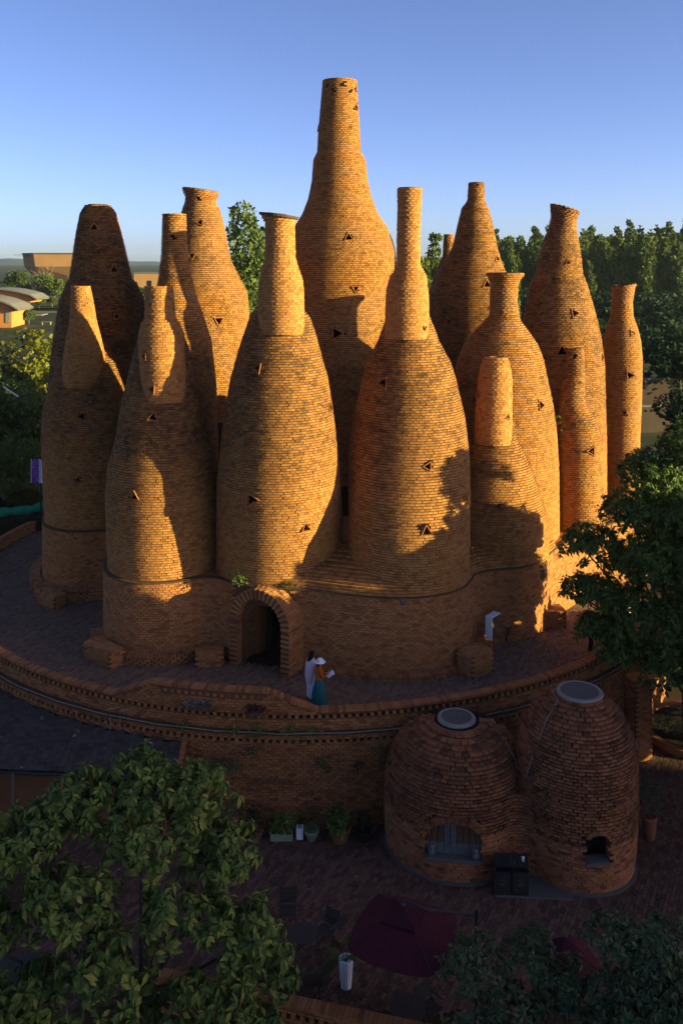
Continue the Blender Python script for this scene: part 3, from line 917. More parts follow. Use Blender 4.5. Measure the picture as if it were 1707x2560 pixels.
     [(8.1, 15.64, 0.26, 'U'), (11.0, 13.18, 0.36, 'R'), (-10.8, 11.35, 0.46, 'U'), (-75.5, 15.76, 0.2, 'U'), (-56.4, 12.5, 0.28, 'U'), (59.6, 10.95, 0.28, 'U')], [], (-0.3, 17.2, 18.1), 4.0, 0.6),
    ('slender vase-shaped tower at the far right end', 14.77, 48.2,
     [(1.0, 0.91, 0.0, 0.0), (6.4, 0.91, 0.0, 0.0), (8.68, 0.98, 0.03, 0.0), (10.7, 0.99, 0.04, 0.0), (11.53, 0.93, 0.02, 0.0), (12.24, 0.8, -0.02, 0.0), (12.79, 0.59, -0.02, 0.0), (13.61, 0.53, 0.01, 0.0), (14.25, 0.6, 0.06, 0.0), (14.48, 0.67, 0.09, 0.0)],
     None, 0,
     [(19.9, 11.97, 0.23, 'R'), (3.2, 9.8, 0.36, 'R'), (-10.7, 7.88, 0.25, 'L')], [], (0.13, 13.6, 14.4), 2.0, 0.2),
]
# z above which the bricks are the clean, flush kind / and which heights are heavily worn
CLEAN = {7: [], 14: [(0, 30)]}

for q in TOWERS:
    for prof, sh in ((q[3], 0.0), (q[4], q[5])):
        if prof:
            pa = np.array(prof)
            ALL_PROFILES.append((q[1], q[2] - sh + pa[-1, 3] * .5, pa[:, 0], pa[:, 1] * 0.96))

BRICKS_EACH = 300
pi_ = 0
for label, tx, ty, prof, stub, sh, wins, swins, tilt, zmin, worn in TOWERS:
    pa = np.array(prof)
    own = ALL_PROFILES[pi_]
    tower = core('bottle_tower', tx, ty, pa[:, 0], pa[:, 1], pa[:, 2], 0.045, [M['mortar_dark']], [], BLD, tilt=tilt, label=label, cap=True, dys=pa[:, 3], seg=140, dz=0.08, hole=window_hole(wins, tx, ty, pa))
    B = Bricks()
    wf = lambda z: (0.25 + worn) * (0.12 + 0.88 * min(1, max(0, (z - 4.2) / 4.5)))
    ring_bricks(B, tx, ty, pa[:, 0], pa[:, 1], pa[:, 2], zmin, pa[-1, 0], worn=wf, jit=0.005 if worn > 0.3 else 0.0035, joint=0.021, holes=wins, tilt=tilt, dys=pa[:, 3])
    nstub = 0
    if stub:
        nstub = 110
        sa = np.array(stub)
        own2 = ALL_PROFILES[pi_ + 1]
        neck = core('smooth_neck', tx, ty - sh, sa[:, 0], sa[:, 1], sa[:, 2], 0.03, [M['mortar_light']], [], tower, seg=100, dz=0.06, tilt=tilt, hole=window_hole(swins, tx, ty - sh, sa))
    if True:
        keepers = [own] + ([own2] if stub else [])
        place_bricks(B, M['smooth'] if worn < 0.25 else M['rough'], tower, most=BRICKS_EACH - nstub, skip=own)
        add_windows(wins, tx, ty, pa[:, 0], pa[:, 1], pa[:, 2], tower, pa[:, 3])
    if stub:
        B = Bricks()
        ring_bricks(B, tx, ty - sh, sa[:, 0], sa[:, 1], sa[:, 2], sa[0, 0], sa[-1, 0], worn=0.0, jit=0.004, joint=0.013, holes=swins, tilt=tilt, dys=sa[:, 3])
        place_bricks(B, M['smooth'], tower, most=nstub, skip=own2, rest='neck_brickwork')
        add_windows(swins, tx, ty - sh, sa[:, 0], sa[:, 1], sa[:, 2], tower, sa[:, 3])
        pi_ += 1
    pi_ += 1
    if label.startswith('broad front tower right above'):
        g = G()
        zt = 17.47
        n0 = np.array((0.13, 0, 1.0))
        for rr, z0, z1, mi in ((0.80, 0, 0.10, 0), (0.52, 0.10, 0.13, 1)):
            a = np.linspace(0, 2 * np.pi, 28, endpoint=False) if mi == 0 else np.radians([35, 125, 215, 305])
            X, Y = rr * np.cos(a), rr * np.sin(a)
            V = [np.stack([tx + 0.07 + X * (0.999 if k else 1), ty - sh + Y, zt + zz - 0.13 * X], -1) for k, zz in ((0, z0), (0, z1))]
            V.append(np.tile([[tx + 0.07, ty - sh, zt + z1]], (len(a), 1)))
            m_ = len(a)
            V = np.concatenate(V)
            ii = np.arange(2)[:, None] * m_
            jj = np.arange(m_)[None]
            kk = (jj + 1) % m_
            g.add(V, np.stack([ii + jj, ii + kk, ii + kk + m_, ii + jj + m_], -1).reshape(-1, 4), mi)
        lid = g.build('chimney_lid', [M['ledge'], M['glass']], tower)
        lid['label'] = 'mossy slab lid with a dark glass pane'

# podium: the lower wall that all the front towers stand on
AO = np.array((-3.19, 35.05))                     # middle of the arch front on the walkway
AR = np.array((0.876, -0.483))                    # to the right along the arch front
AN = np.array((-0.483, -0.876))                   # out of the arch


def arch_xy(c):
    d = c[:, :2] - AO
    return d @ AR, -(d @ AN), c[:, 2]


def not_door(c):
    x, dpt, z = arch_xy(c)
    return ~((np.abs(x) < 0.80) & (dpt > -0.3) & (dpt < 2.6) & (z < np.where(np.abs(x) < 0.8, 1.55 + np.sqrt(np.maximum(0.64 - x * x, 0)), 0)))


def not_portal(c):
    x, dpt, z = arch_xy(c)
    return not_door(c) & ~((np.abs(x) < 1.38) & (dpt < 0.9) & (z < 3.0))


g = G()
path_wall(g, PODS, -0.02, 3.0, keep=not_door, step=0.06, zsplit=(0.4, 0.8, 1.2, 1.55, 1.8, 2.0, 2.15, 2.3, 2.4))
podium = g.build('podium_wall', [M['mortar']], BLD)
B = Bricks()
path_bricks(B, PODS, 0.0, 3.0, worn=0.25, keep=not_portal, off=0.035)
place_bricks(B, M['podium'], podium, most=300)
g = G()
strip(g, PODS, [(-0.02, 2.985), (0.055, 3.0), (0.058, 3.03), (0.02, 3.05), (-0.12, 3.065)], 0)
P2 = np.vstack([PODS[::4], [(14.5, 53), (-14.9, 53)]])
ctr = np.array((0, 47.0))
m_ = len(P2)
g.add(np.vstack([np.column_stack([P2, np.full(m_, 3.03)]), [(0, 47, 3.03)]]), [(q, (q + 1) % m_, m_, m_) for q in range(m_)], 1)
bm = None
Vp, Fp, Mp = np.vstack(g.V), np.vstack(g.F), np.concatenate(g.m)


def from_mixed(name, V, F, mats, mi, parent, smooth=False):
    V = np.asarray(V)
    loc = np.array((V[:, 0].mean(), V[:, 1].mean(), V[:, 2].min()))
    me = bpy.data.meshes.new(name)
    fs = []
    for f in np.asarray(F).tolist():
        q = [f[0]]
        for v in f[1:]:
            if v not in q:
                q.append(v)
        fs.append(tuple(q))
    me.from_pydata([tuple(v - loc) for v in V], [], fs)
    for k in mats:
        me.materials.append(k)
    for p, q in zip(me.polygons, mi):
        p.material_index = int(q)
        p.use_smooth = smooth
    me.update()
    o = bpy.data.objects.new(name, me)
    o.location = loc
    o.color = (0, 0, 0, 1)
    WM[o.name] = Matrix.Translation(loc)
    link(o, parent)
    return o


from_mixed('podium_ledge', Vp, Fp, [M['ledge'], M['podium']], Mp, BLD)

# battered brickwork that carries the podium up into the creases between the towers
BAT = np.array([(3.03, 0.0), (3.25, 0.10), (3.5, 0.38), (3.75, 0.9), (4.0, 1.7), (4.2, 2.5)])
BP, _ = resample(PODS[(PODS[:, 0] > -2.3) & (PODS[:, 0] < 9.6) & (PODS[:, 1] < 44.2)], 0.05)
kern = np.ones(31) / 31
BPS = np.column_stack([np.convolve(np.pad(BP[:, q], 15, 'edge'), kern, 'valid') for q in (0, 1)])
BT, BN = path_frames(BPS)
B = Bricks()
skV = []
for k, z in enumerate(np.arange(3.06, 4.15, 0.096)):
    f_ = float(np.interp(z, BAT[:, 0], BAT[:, 1]))
    ww = min(1.0, f_ / 0.6)
    P = (BP * (1 - ww) + BPS * ww) - BN * f_
    skV.append(np.column_stack([P - BN * 0.05, np.full(len(P), z)]))
    st = 4
    idx = np.arange((k % 2) * 2, len(P), st)
    d_ = float(np.interp(z + .1, BAT[:, 0], BAT[:, 1])) - f_
    n_ = np.column_stack([BN[idx], np.zeros(len(idx))])
    dep = 0.10 + d_ * 1.2
    c = np.column_stack([P[idx], np.full(len(idx), z + 0.045)]) - n_ * (dep / 2) + n_ * RG.normal(0, .004, (len(idx), 1))
    m = facing(c, n_) > -.2
    B.add(c[m], np.column_stack([BT[idx], np.zeros(len(idx))])[m], n_[m], (0, 0, 1), (0.19, dep, 0.078), worn=0.25 + 0.3 * ww)
V = np.stack(skV)
nn_ = V.shape[1]
i = np.arange(len(V) - 1)[:, None] * nn_
j = np.arange(nn_ - 1)[None]
fill = mk('battered_wall', V.reshape(-1, 3), np.stack([i + j, i + j + 1, i + j + 1 + nn_, i + j + nn_], -1).reshape(-1, 4), M['mortar_dark'], BLD)
place_bricks(B, M['rough'], fill, most=120)

# plinth steps at the foot of the two left lobes
def sub_path(x0, x1, y1=60):
    m = (PODS[:, 0] >= x0) & (PODS[:, 0] <= x1) & (PODS[:, 1] < y1)
    return PODS[m]


for a, b, h, w in ((-14.9, -10.3, 0.50, 0.62), (-9.9, -4.75, 0.42, 0.55), (-0.9, 6.3, 0.20, 0.30)):
    Pp = sub_path(a, b)
    g = G()
    strip(g, Pp, [(w - 0.05, 0), (w - 0.05, h - 0.06), (-0.05, h - 0.06)], 0)
    pl = g.build('plinth', [M['mortar']], BLD)
    B = Bricks()
    path_bricks(B, Pp, 0, h - 0.09, worn=0.3, off=w)
    # header bricks on top
    Q, _ = resample(Pp, 0.125)
    T, Nn = path_frames(Q)
    for q in range(max(1, int(round(w / 0.25)))):
        c = np.column_stack([Q + Nn * (w - 0.12 - q * 0.25), np.full(len(Q), h - 0.045)])
        B.add(c, np.column_stack([Nn, np.zeros(len(Q))]), np.column_stack([T, np.zeros(len(Q))]), (0, 0, 1), (0.24, 0.113, 0.085), worn=0.3)
    place_bricks(B, M['podium'], pl, most=90, closed=True)


def brick_block(name, x, y, rot, size, label=None, parent=BLD, mat='podium', most=60, z0=0.0):
    """a solid block laid from bricks"""
    L, D, H = size
    g = G()
    g.box((x, y, z0 + H / 2 - 0.02), (L - 0.04, D - 0.04, H - 0.04), rot)
    b = g.build(name, [M['mortar']], parent)
    if label:
        b['label'] = label
    B = Bricks()
    cr, sr = math.cos(rot), math.sin(rot)
    ex, ey = np.array((cr, sr, 0)), np.array((-sr, cr, 0))
    nz = max(1, int(round(H / 0.092)))
    ph = H / nz
    o3 = np.array((x, y, z0))
    for k in range(nz):
        for sgn, ax, bx, la, lb in ((-1, ex, -ey, L, D), (1, ex, ey, L, D), (-1, ey, -ex, D, L), (1, ey, ex, D, L)):
            n = max(1, int(round(la / 0.24)))
            pos = (np.arange(n + 1) - n / 2 + (0.5 if k % 2 else 0)) * la / n
            pos = pos[np.abs(pos) < la / 2 - 0.01]
            c = o3 + np.outer(pos, ax) + bx * (lb / 2 - 0.045) + np.array((0, 0, (k + 0.5) * ph))
            B.add(c, ax, bx, (0, 0, 1), (la / n - 0.014, 0.09, ph - 0.014), worn=0.3)
    n1, n2 = max(1, int(round(L / 0.25))), max(1, int(round(D / 0.125)))
    for i1 in range(n1):
        for i2 in range(n2):
            c = o3 + ex * ((i1 + .5) / n1 - .5) * (L - 0.1) + ey * ((i2 + .5) / n2 - .5) * (D - 0.1) + np.array((0, 0, H - 0.028))
            B.add([c], ex, ey, (0, 0, 1), (L / n1 - 0.02, D / n2 - 0.014, 0.06), worn=0.3)
    place_bricks(B, M[mat], b, most=most, closed=True)
    return b


brick_block('plinth_block', -13.3, 41.9, R(-38), (1.5, 0.7, 0.56), 'brick block at the foot of the leftmost lobe')
brick_block('plinth_block', -9.35, 35.95, R(-40), (1.8, 0.75, 0.62), 'brick block at the foot of the front left lobe')
brick_block('plinth_block', -5.15, 35.75, R(8), (1.1, 0.8, 0.5), 'brick block beside the arch')
brick_block('plinth_block', 5.1, 35.0, R(38), (1.15, 0.9, 0.85), 'brick block behind the red hydrant')
brick_block('brick_bench', 8.95, 39.5, R(8), (1.25, 0.9, 0.72), 'brick bench block in the sunlit corner')

# the arched doorway
portal = empty('arched_doorway', (AO[0], AO[1], 0), parent=BLD)
t3, n3 = np.array((*AR, 0)), np.array((*AN, 0))
DEPTH = 1.25


def ap(x, dpt, z):
    return np.array((AO[0], AO[1], 0)) + t3 * x - n3 * dpt + np.array((0, 0, z))


g = G()
ri, ro, zs_ = 1.0, 1.37, 1.72
ang = np.linspace(0, 180, 25)
inn = [(ri, 0.0)] + [(ri * math.cos(R(a)), zs_ + ri * math.sin(R(a))) for a in ang] + [(-ri, 0.0)]
out = [(ro, 0.0)] + [(ro * math.cos(R(a)), zs_ + ro * math.sin(R(a))) for a in ang] + [(-ro, 0.0)]
e = 0.03
inn = [(x * (1 + e), z if z == 0 else zs_ + (z - zs_) * (1 + e)) for x, z in inn]
out = [(x * (1 - e), z if z == 0 else zs_ + (z - zs_) * (1 - e)) for x, z in out]
V = []
for dpt in (0.03, DEPTH):
    V += [ap(x, dpt, z) for x, z in inn] + [ap(x, dpt, z) for x, z in out]
m_ = len(inn)
q = np.arange(m_ - 1)
g.add(V, np.vstack([np.stack([q, q + 1, q + 1 + m_, q + m_], -1), np.stack([q, q + 2 * m_, q + 1 + 2 * m_, q + 1], -1), np.stack([q + m_, q + 1 + m_, q + 1 + 3 * m_, q + 3 * m_], -1)]))
g.build('arch_core', [M['mortar']], portal)
B = Bricks()
ph = 0.092
dps = np.arange(5) * 0.25 + 0.125
for k in range(int(zs_ / ph)):
    z = (k + 0.5) * ph
    for sx in (-1, 1):
        for d_ in dps:
            dd = d_ + (0.06 if k % 2 else 0)
            B.add([ap(sx * (ri + ro) / 2 + random.gauss(0, .008), dd + random.gauss(0, .004), z)], -n3, t3 * sx, (0, 0, 1), (0.238, ro - ri + 0.01, ph - 0.016), worn=0.35)
na = 38
for k in range(na):
    a = math.pi * (k + 0.5) / na
    rad = t3 * math.cos(a) + np.array((0, 0, 1.0)) * math.sin(a)
    tan = -t3 * math.sin(a) + np.array((0, 0, 1.0)) * math.cos(a)
    for i_, d_ in enumerate(dps):
        dd = d_ + (0.06 if k % 2 else 0)
        B.add([ap(0, dd, zs_) + rad * ((ri + ro) / 2 + random.gauss(0, .008))], -n3, rad, tan, (0.238, ro - ri + 0.01, math.pi * ro / na - 0.018), worn=0.3)
place_bricks(B, M['podium'], portal, most=280, closed=True, check=False)
# inner jambs and the dark room behind
g = G()
for sx in (-1, 1):
    c = ap(sx * 0.93, DEPTH + 0.25, 1.35)
    g.box(c, (0.22, 0.5, 2.7), math.atan2(AR[1], AR[0]), 0)
c = ap(0, DEPTH + 0.25, 2.62)
g.box(c, (2.0, 0.5, 0.25), math.atan2(AR[1], AR[0]), 0)
g.build('inner_jamb', [M['podium']], portal)
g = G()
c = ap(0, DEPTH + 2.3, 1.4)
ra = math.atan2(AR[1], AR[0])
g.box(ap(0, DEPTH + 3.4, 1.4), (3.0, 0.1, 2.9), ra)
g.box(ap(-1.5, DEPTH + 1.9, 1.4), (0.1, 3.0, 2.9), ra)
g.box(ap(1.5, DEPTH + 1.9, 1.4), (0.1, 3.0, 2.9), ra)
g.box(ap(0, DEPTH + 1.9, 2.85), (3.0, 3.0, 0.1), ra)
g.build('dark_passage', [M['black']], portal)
g = G()
g.box(ap(-0.62, DEPTH + 0.42, 1.2), (0.05, 0.5, 2.35), ra)
g.build('door', [M['wood']], portal)
# slate strips over the crown of the arch
g = G()
for k in range(6):
    a0, a1 = R(38 + k * 14), R(38 + (k + 1) * 14 - 1)
    for d_ in (0.95,):
        P = []
        for aa in (a0, a1):
            for dd in (0.9, 1.5):
                for rr in (ro + 0.02, ro + 0.06):
                    P.append(ap(0, dd, zs_) + t3 * rr * math.cos(aa) + np.array((0, 0, 1)) * rr * math.sin(aa))
        g.hexa(np.array(P))
tag(g.build('arch_coping', [M['ledge']], portal), kind='stuff')

# ------------------------------------------------------------------ terrace parapet and retaining wall
def circ(rad, a0, a1, n=400):
    a = np.radians(np.linspace(a0, a1, n))
    return np.column_stack([TCX + rad * np.sin(a), TCY - rad * np.cos(a)])


def top_z(x, y):
    """height of the parapet: a raised bay in front of the doorway"""
    up = np.clip((x + 8.0) / 1.5, 0, 1) * np.clip((-0.8 - x) / 1.75, 0, 1)
    return 0.60 + 0.64 * up * (y < 40)


A0, A1 = -112, 62
PW = empty('parapet_wall', (TCX, TCY - TR, 0), 'low brick parapet round the raised walkway with rows of square holes', 'wall')
po, pin = circ(TR - 0.03, A0, A1), circ(TR - 0.27, A0, A1)
n = len(po)
zt = top_z(po[:, 0], po[:, 1]) - 0.09
HZ = 0.31
rows = []
for P, z in ((po, np.full(n, -0.12)), (po, np.full(n, HZ)), (circ(TR - 0.16, A0, A1), np.full(n, HZ)), (circ(TR - 0.16, A0, A1), np.full(n, HZ + 0.13)), (po, np.full(n, HZ + 0.13)), (po, zt), (pin, zt), (pin, np.full(n, -0.01))):
    rows.append(np.column_stack([P, z]))
i = np.arange(len(rows) - 1)[:, None] * n
j = np.arange(n - 1)[None]
mk('parapet_core', np.vstack(rows), np.stack([i + j, i + j + 1, i + j + 1 + n, i + j + n], -1).reshape(-1, 4), M['mortar'], PW)
B = Bricks()
C1 = circ(TR, A0, A1, 3000)
step_deg = 0.125 / TR * 180 / math.pi
path_bricks(B, C1, -0.10, HZ, worn=0.3, keep=lambda c: c[:, 2] < 9, jit=0.008)
# the row of holes: every second header is left out
def hole_row(B, rad, z, a0, a1, keep=None, h=0.125):
    a = np.radians(np.arange(a0, a1, 0.255 / rad * 180 / math.pi))
    n_ = np.column_stack([np.sin(a), -np.cos(a), np.zeros(len(a))])
    t_ = np.column_stack([np.cos(a), np.sin(a), np.zeros(len(a))])
    c = np.column_stack([TCX + rad * n_[:, 0], TCY + rad * n_[:, 1], np.full(len(a), z + h / 2)]) - n_ * 0.06
    m = facing(c, n_) > -0.2
    if keep is not None:
        m &= keep(c)
    B.add(c[m], t_[m], n_[m], (0, 0, 1), (0.115, 0.12, h - 0.01), worn=0.3)


hole_row(B, TR, HZ, A0, A1)
path_bricks(B, C1, HZ + 0.13, 1.16, worn=0.3, keep=lambda c: (c[:, 2] + 0.06 < top_z(c[:, 0], c[:, 1]) - 0.08) & ~((c[:, 2] > 0.93) & (c[:, 2] < 1.05) & (c[:, 0] > -6.3) & (c[:, 0] < -2.6)), jit=0.008)
hole_row(B, TR, 0.945, A0, A1, keep=lambda c: (c[:, 0] > -6.3) & (c[:, 0] < -2.6) & (c[:, 1] < 40), h=0.11)
# inner face seen across the walkway at the back left
Ci = circ(TR - 0.30, A0, A1, 3000)[::-1]
path_bricks(B, Ci, 0.0, 0.52, worn=0.3, keep=lambda c: (c[:, 0] < -12) & (c[:, 1] > 38))
# coping: headers laid across the top
a = np.radians(np.arange(A0, A1, 0.118 / TR * 180 / math.pi))
x, y = TCX + (TR - 0.15) * np.sin(a), TCY - (TR - 0.15) * np.cos(a)
z = top_z(x, y)
sl = (top_z(x + np.cos(a) * 0.06, y + np.sin(a) * 0.06) - top_z(x - np.cos(a) * 0.06, y - np.sin(a) * 0.06)) / 0.12
n_ = np.column_stack([np.sin(a), -np.cos(a), np.zeros(len(a))])
t_ = np.column_stack([np.cos(a), np.sin(a), sl])
t_ /= np.linalg.norm(t_, axis=1, keepdims=True)
u_ = np.cross(t_, n_) * -1
u_ *= np.sign(u_[:, 2:3])
B.add(np.column_stack([x, y, z - 0.045 + RG.normal(0, .004, len(a))]), t_, n_, u_, (0.105, 0.33, 0.09), worn=0.3)
place_bricks(B, M['wall'], PW, most=300, closed=True)

RWALL = empty('retaining_wall', (TCX, TCY - TR - 0.3, PLAZA), 'tall stained brick retaining wall below the walkway with a ledge', 'wall')
LR, LZ = TR + 0.30, -0.12
rows = []
RA0, RA1 = -62, 62
po = circ(LR - 0.03, RA0, RA1)
n = len(po)
for P, z in ((po, PLAZA - 0.05), (po, LZ - 0.27), (circ(LR - 0.17, RA0, RA1), LZ - 0.27), (circ(LR - 0.17, RA0, RA1), LZ - 0.13), (po, LZ - 0.13), (po, LZ), (circ(TR - 0.05, RA0, RA1), LZ)):
    rows.append(np.column_stack([P, np.full(n, z)]))
i = np.arange(len(rows) - 1)[:, None] * n
j = np.arange(n - 1)[None]
mk('wall_core', np.vstack(rows), np.stack([i + j, i + j + 1, i + j + 1 + n, i + j + n], -1).reshape(-1, 4), M['mortar_dark'], RWALL)
B = Bricks()
C2 = circ(LR, RA0, RA1, 3000)
path_bricks(B, C2, PLAZA, LZ - 0.27, worn=0.7, jit=0.009)
hole_row(B, LR, LZ - 0.265, RA0, RA1, h=0.13)
path_bricks(B, C2, LZ - 0.13, LZ + 0.02, worn=0.6, pitch=0.075)
place_bricks(B, M['wall'], RWALL, most=300)
g = G()
strip(g, circ(LR, RA0, RA1, 600), [(0.02, LZ + 0.003), (0.02, LZ + 0.03), (-0.28, LZ + 0.035)], 0)
g.build('ledge_top', [M['ledge']], RWALL)

g = G()
rr = np.linspace(-55, 56, 150)
pts = circ(LR - 0.02, -55, 56, 150)
g.tube(np.column_stack([pts, LZ + 0.075 + 0.02 * np.sin(rr * 0.9) * RG.random(150)]), 0.021, 6)
for aa in (-21.5, -20.2):
    q = circ(LR + 0.05, aa, aa + .01, 2)[0]
    q2 = circ(TR + 0.05, aa + 1.2, aa + 1.3, 2)[0]
    g.tube([(q2[0], q2[1], 0.25), (q[0], q[1], 0.2), (q[0], q[1], -0.1), (q[0], q[1], -0.55)], 0.02, 5)
tag(g.build('conduit_pipe', [M['pipe']], smooth=True), 'thin pale pipe running along the ledge below the parapet', 'pipe')


# brick pillar that ends the retaining wall on the right
brick_block('wall_pillar', 11.3, 34.9, R(20), (0.75, 0.75, 3.05), 'brick end pillar', parent=RWALL, mat='wall', most=40, z0=PLAZA)

# ------------------------------------------------------------------ the two domed kilns
KILN = empty('domed_kiln', (5.6, 29.3, PLAZA), 'pair of joined beehive-shaped brick kilns with pale round roof caps on the plaza', 'kiln')
K1 = dict(x=3.72, y=29.95, P=[(-3.25, 2.26, 0), (-2.4, 2.33, 0), (-1.6, 2.34, 0), (-0.95, 2.28, 0), (-0.35, 2.12, 0.02), (0.05, 1.90, 0.05), (0.38, 1.58, 0.07), (0.58, 1.22, 0.07), (0.68, 0.95, 0.06), (0.74, 0.62, 0.04)], wins=[])
K2 = dict(x=7.43, y=28.95, P=[(-3.25, 1.74, 0), (-2.4, 1.82, 0), (-1.3, 1.89, 0), (-0.3, 1.90, 0), (0.4, 1.84, 0), (1.0, 1.68, 0.0), (1.45, 1.42, 0.02), (1.78, 1.10, 0.05), (1.96, 0.86, 0.08), (2.06, 0.74, 0.1)])


def cut_rect(ha, z0, z1, half, K):
    return lambda c: ~((np.abs(((np.arctan2(c[:, 0] - K['x'], -(c[:, 1] - K['y'])) - R(ha) + math.pi) % (2 * math.pi)) - math.pi) * 2.2 < half) & (c[:, 2] > z0) & (c[:, 2] < z1))


def niche_profile(w, h, arch):
    """outline of a niche: straight sides and a low arched head"""
    a = np.linspace(0, math.pi, 11)
    return [(w, 0)] + [(w * math.cos(q), h + arch * math.sin(q)) for q in a] + [(-w, 0)]


KD = []
for K, ha, nw, nh, na, nz, lidr, lab in ((K1, -8.5, 0.86, 0.86, 0.44, -2.44, 0.60, 'lower wider dome with a planked serving hatch'), (K2, 5.5, 0.37, 0.80, 0.24, -2.20, 0.70, 'taller narrower dome with a small niche')):
    pa = np.array(K['P'])
    a = R(ha)
    nn = np.array((math.sin(a), -math.cos(a), 0))
    tt = np.array((math.cos(a), math.sin(a), 0))
    o3 = np.array((K['x'], K['y'], nz)) + nn * float(np.interp(nz + nh / 2, pa[:, 0], pa[:, 1]))

    def in_niche(c, g_=0.0):
        lx, lz = (c - o3) @ tt, c[:, 2] - nz
        return (np.abs(lx) < nw + g_) & (lz > -g_) & (lz < nh + g_ + na * np.sqrt(np.clip(1 - (lx / nw) ** 2, 0, 1))) & ((c - np.array((K['x'], K['y'], 0))) @ nn > 0)

    d = core('kiln_dome', K['x'], K['y'], pa[:, 0], pa[:, 1], pa[:, 2], 0.065, [M['mortar_black']], [], KILN, seg=180, label=lab, cap=False, dz=0.05, hole=in_niche)
    KD.append(d)
    B = Bricks()
    ring_bricks(B, K['x'], K['y'], pa[:, 0], pa[:, 1], pa[:, 2], PLAZA, -1.75, worn=0.1, jit=0.004, joint=0.014)
    ring_bricks(B, K['x'], K['y'], pa[:, 0], pa[:, 1], pa[:, 2], -1.75 + 0.0, pa[-1, 0] - 0.02, worn=0.6, jit=0.008, joint=0.026, length=0.235, upright=0.7)
    keepL = []
    for (c, t_, n_, u_, s_, r_, w_) in B.L:
        q = ~in_niche(c, 0.02)
        keepL.append((c[q], t_[q], n_[q], u_[q], s_[q], r_[q], w_[q]))
    B.L = keepL
    place_bricks(B, M['kiln'], d, most=300, check=False)
    # the niche: its rim of bricks on end, sill and back
    g = G()
    pr = niche_profile(nw + 0.01, nh, na)
    B = Bricks()
    for k in range(len(pr) - 1):
        (x0, z0), (x1, z1) = pr[k], pr[k + 1]
        if 1 <= k < len(pr) - 2:
            L = math.hypot(x1 - x0, z1 - z0)
            nb = max(1, int(L / 0.085))
            for b in range(nb):
                f = (b + .5) / nb
                xx, zz = x0 + (x1 - x0) * f, z0 + (z1 - z0) * f
                tx_, tz_ = (x1 - x0) / L, (z1 - z0) / L
                t_ = tt * tx_ + np.array((0, 0, tz_))
                u_ = tt * tz_ - np.array((0, 0, tx_))
                depth_out = 0.04 + (0.0 if K is K1 else 0.0)
                back = float(np.hypot(*(o3[:2] + tt[:2] * xx - (K['x'], K['y']))))
                sag = float(np.interp(nz + zz, pa[:, 0], pa[:, 1])) - math.sqrt(max(back ** 2, 0))
                B.add([o3 + tt * xx + np.array((0, 0, zz)) - u_ * (0.085 if K is K1 else 0.055) + nn * (sag * 0.9 - 0.05)], t_, nn, u_, (L / nb - 0.010, 0.20, 0.19 if K is K1 else 0.13), worn=0.6)
    place_bricks(B, M['kiln'], d, most=60, name='arch_brick', rest='arch_brickwork', closed=True, check=False)
    g.box(o3 - nn * 0.22 + np.array((0, 0, 0.0)), (2 * nw - 0.04, 0.42, 0.10), a, 0)
    sill = g.build('sill', [M['concrete']], d)
    g = G()
    for sx in (-1, 1):
        g.box(o3 - nn * 0.43 + tt * sx * (nw + 0.05) + np.array((0, 0, nh / 2 + 0.1)), (0.1, 0.42, nh + 0.3), a)
    g.box(o3 - nn * 0.43 + np.array((0, 0, nh + na + 0.06)), (2 * nw, 0.42, 0.1), a)
    g.build('niche_lining', [M['kiln']], d)
    if K is K1:
        npl = 9
        for k in range(npl):
            w = 2 * nw / npl
            xx = -nw + (k + .5) * w
            hh = nh + na * math.sqrt(max(0, 1 - (xx / nw) ** 2)) - 0.02
            base = o3 - nn * 0.30 + tt * xx
            g = G()
            g.box(base + np.array((0, 0, 0.05 + hh / 2)), (w - 0.02, 0.05, hh), a, 0)
            o = g.build('plank', [M['wood_grey'] if k in (3, 4) else M['wood']], d)
            g = G()
            g.box(base + nn * 0.03 + np.array((0, 0, 0.22)), (w - 0.012, 0.02, 0.34), a, 0)
            g.build('board', [M['wood_grey']], d)
        for jx in (-0.66, 0.66):
            g = G()
            jp = o3 + tt * jx - nn * 0.10 + np.array((0, 0, 0.05))
            g.lathe([(0.01, 0), (0.075, 0.0), (0.10, 0.07), (0.105, 0.13), (0.07, 0.19), (0.055, 0.22), (0.085, 0.25), (0.09, 0.31), (0.06, 0.36), (0.05, 0.355), (0.01, 0.30)], jp, 14)
            o = g.build('clay_jar', [M['wood_grey']], smooth=True)
            tag(o, 'dark clay jar on the hatch sill, ' + ('beside the left jamb' if jx < 0 else 'beside the right jamb'), 'jar', 'jars on the hatch sill')
    else:
        g = G()
        P = [o3 - nn * 0.40 + tt * x + np.array((0, 0, z)) for x, z in niche_profile(nw, nh, na)]
        V = np.vstack([P, [o3 - nn * 0.40 + np.array((0, 0, nh / 2))]])
        m_ = len(P)
        from_mixed('niche_back', V, [(q, q + 1, m_, m_) for q in range(m_ - 1)], [M['black']], [0] * (m_ - 1), d)
    # roof cap
    zt = pa[-1, 0]
    x0 = K['x'] + pa[-1, 2]
    g = G()
    g.lathe([(lidr + 0.02, zt - 0.12), (lidr + 0.03, zt + 0.0), (lidr, zt + 0.05), (lidr - 0.10, zt + 0.05)], (x0, K['y'], 0), 36, 0)
    g.lathe([(lidr - 0.10, zt + 0.05), (lidr - 0.13, zt + 0.035), (lidr * 0.5, zt + 0.03), (0.01, zt - 0.0)], (x0, K['y'], 0), 36, 1)
    g.build('roof_cap', [M['cap'], M['concrete']], d, smooth=False)

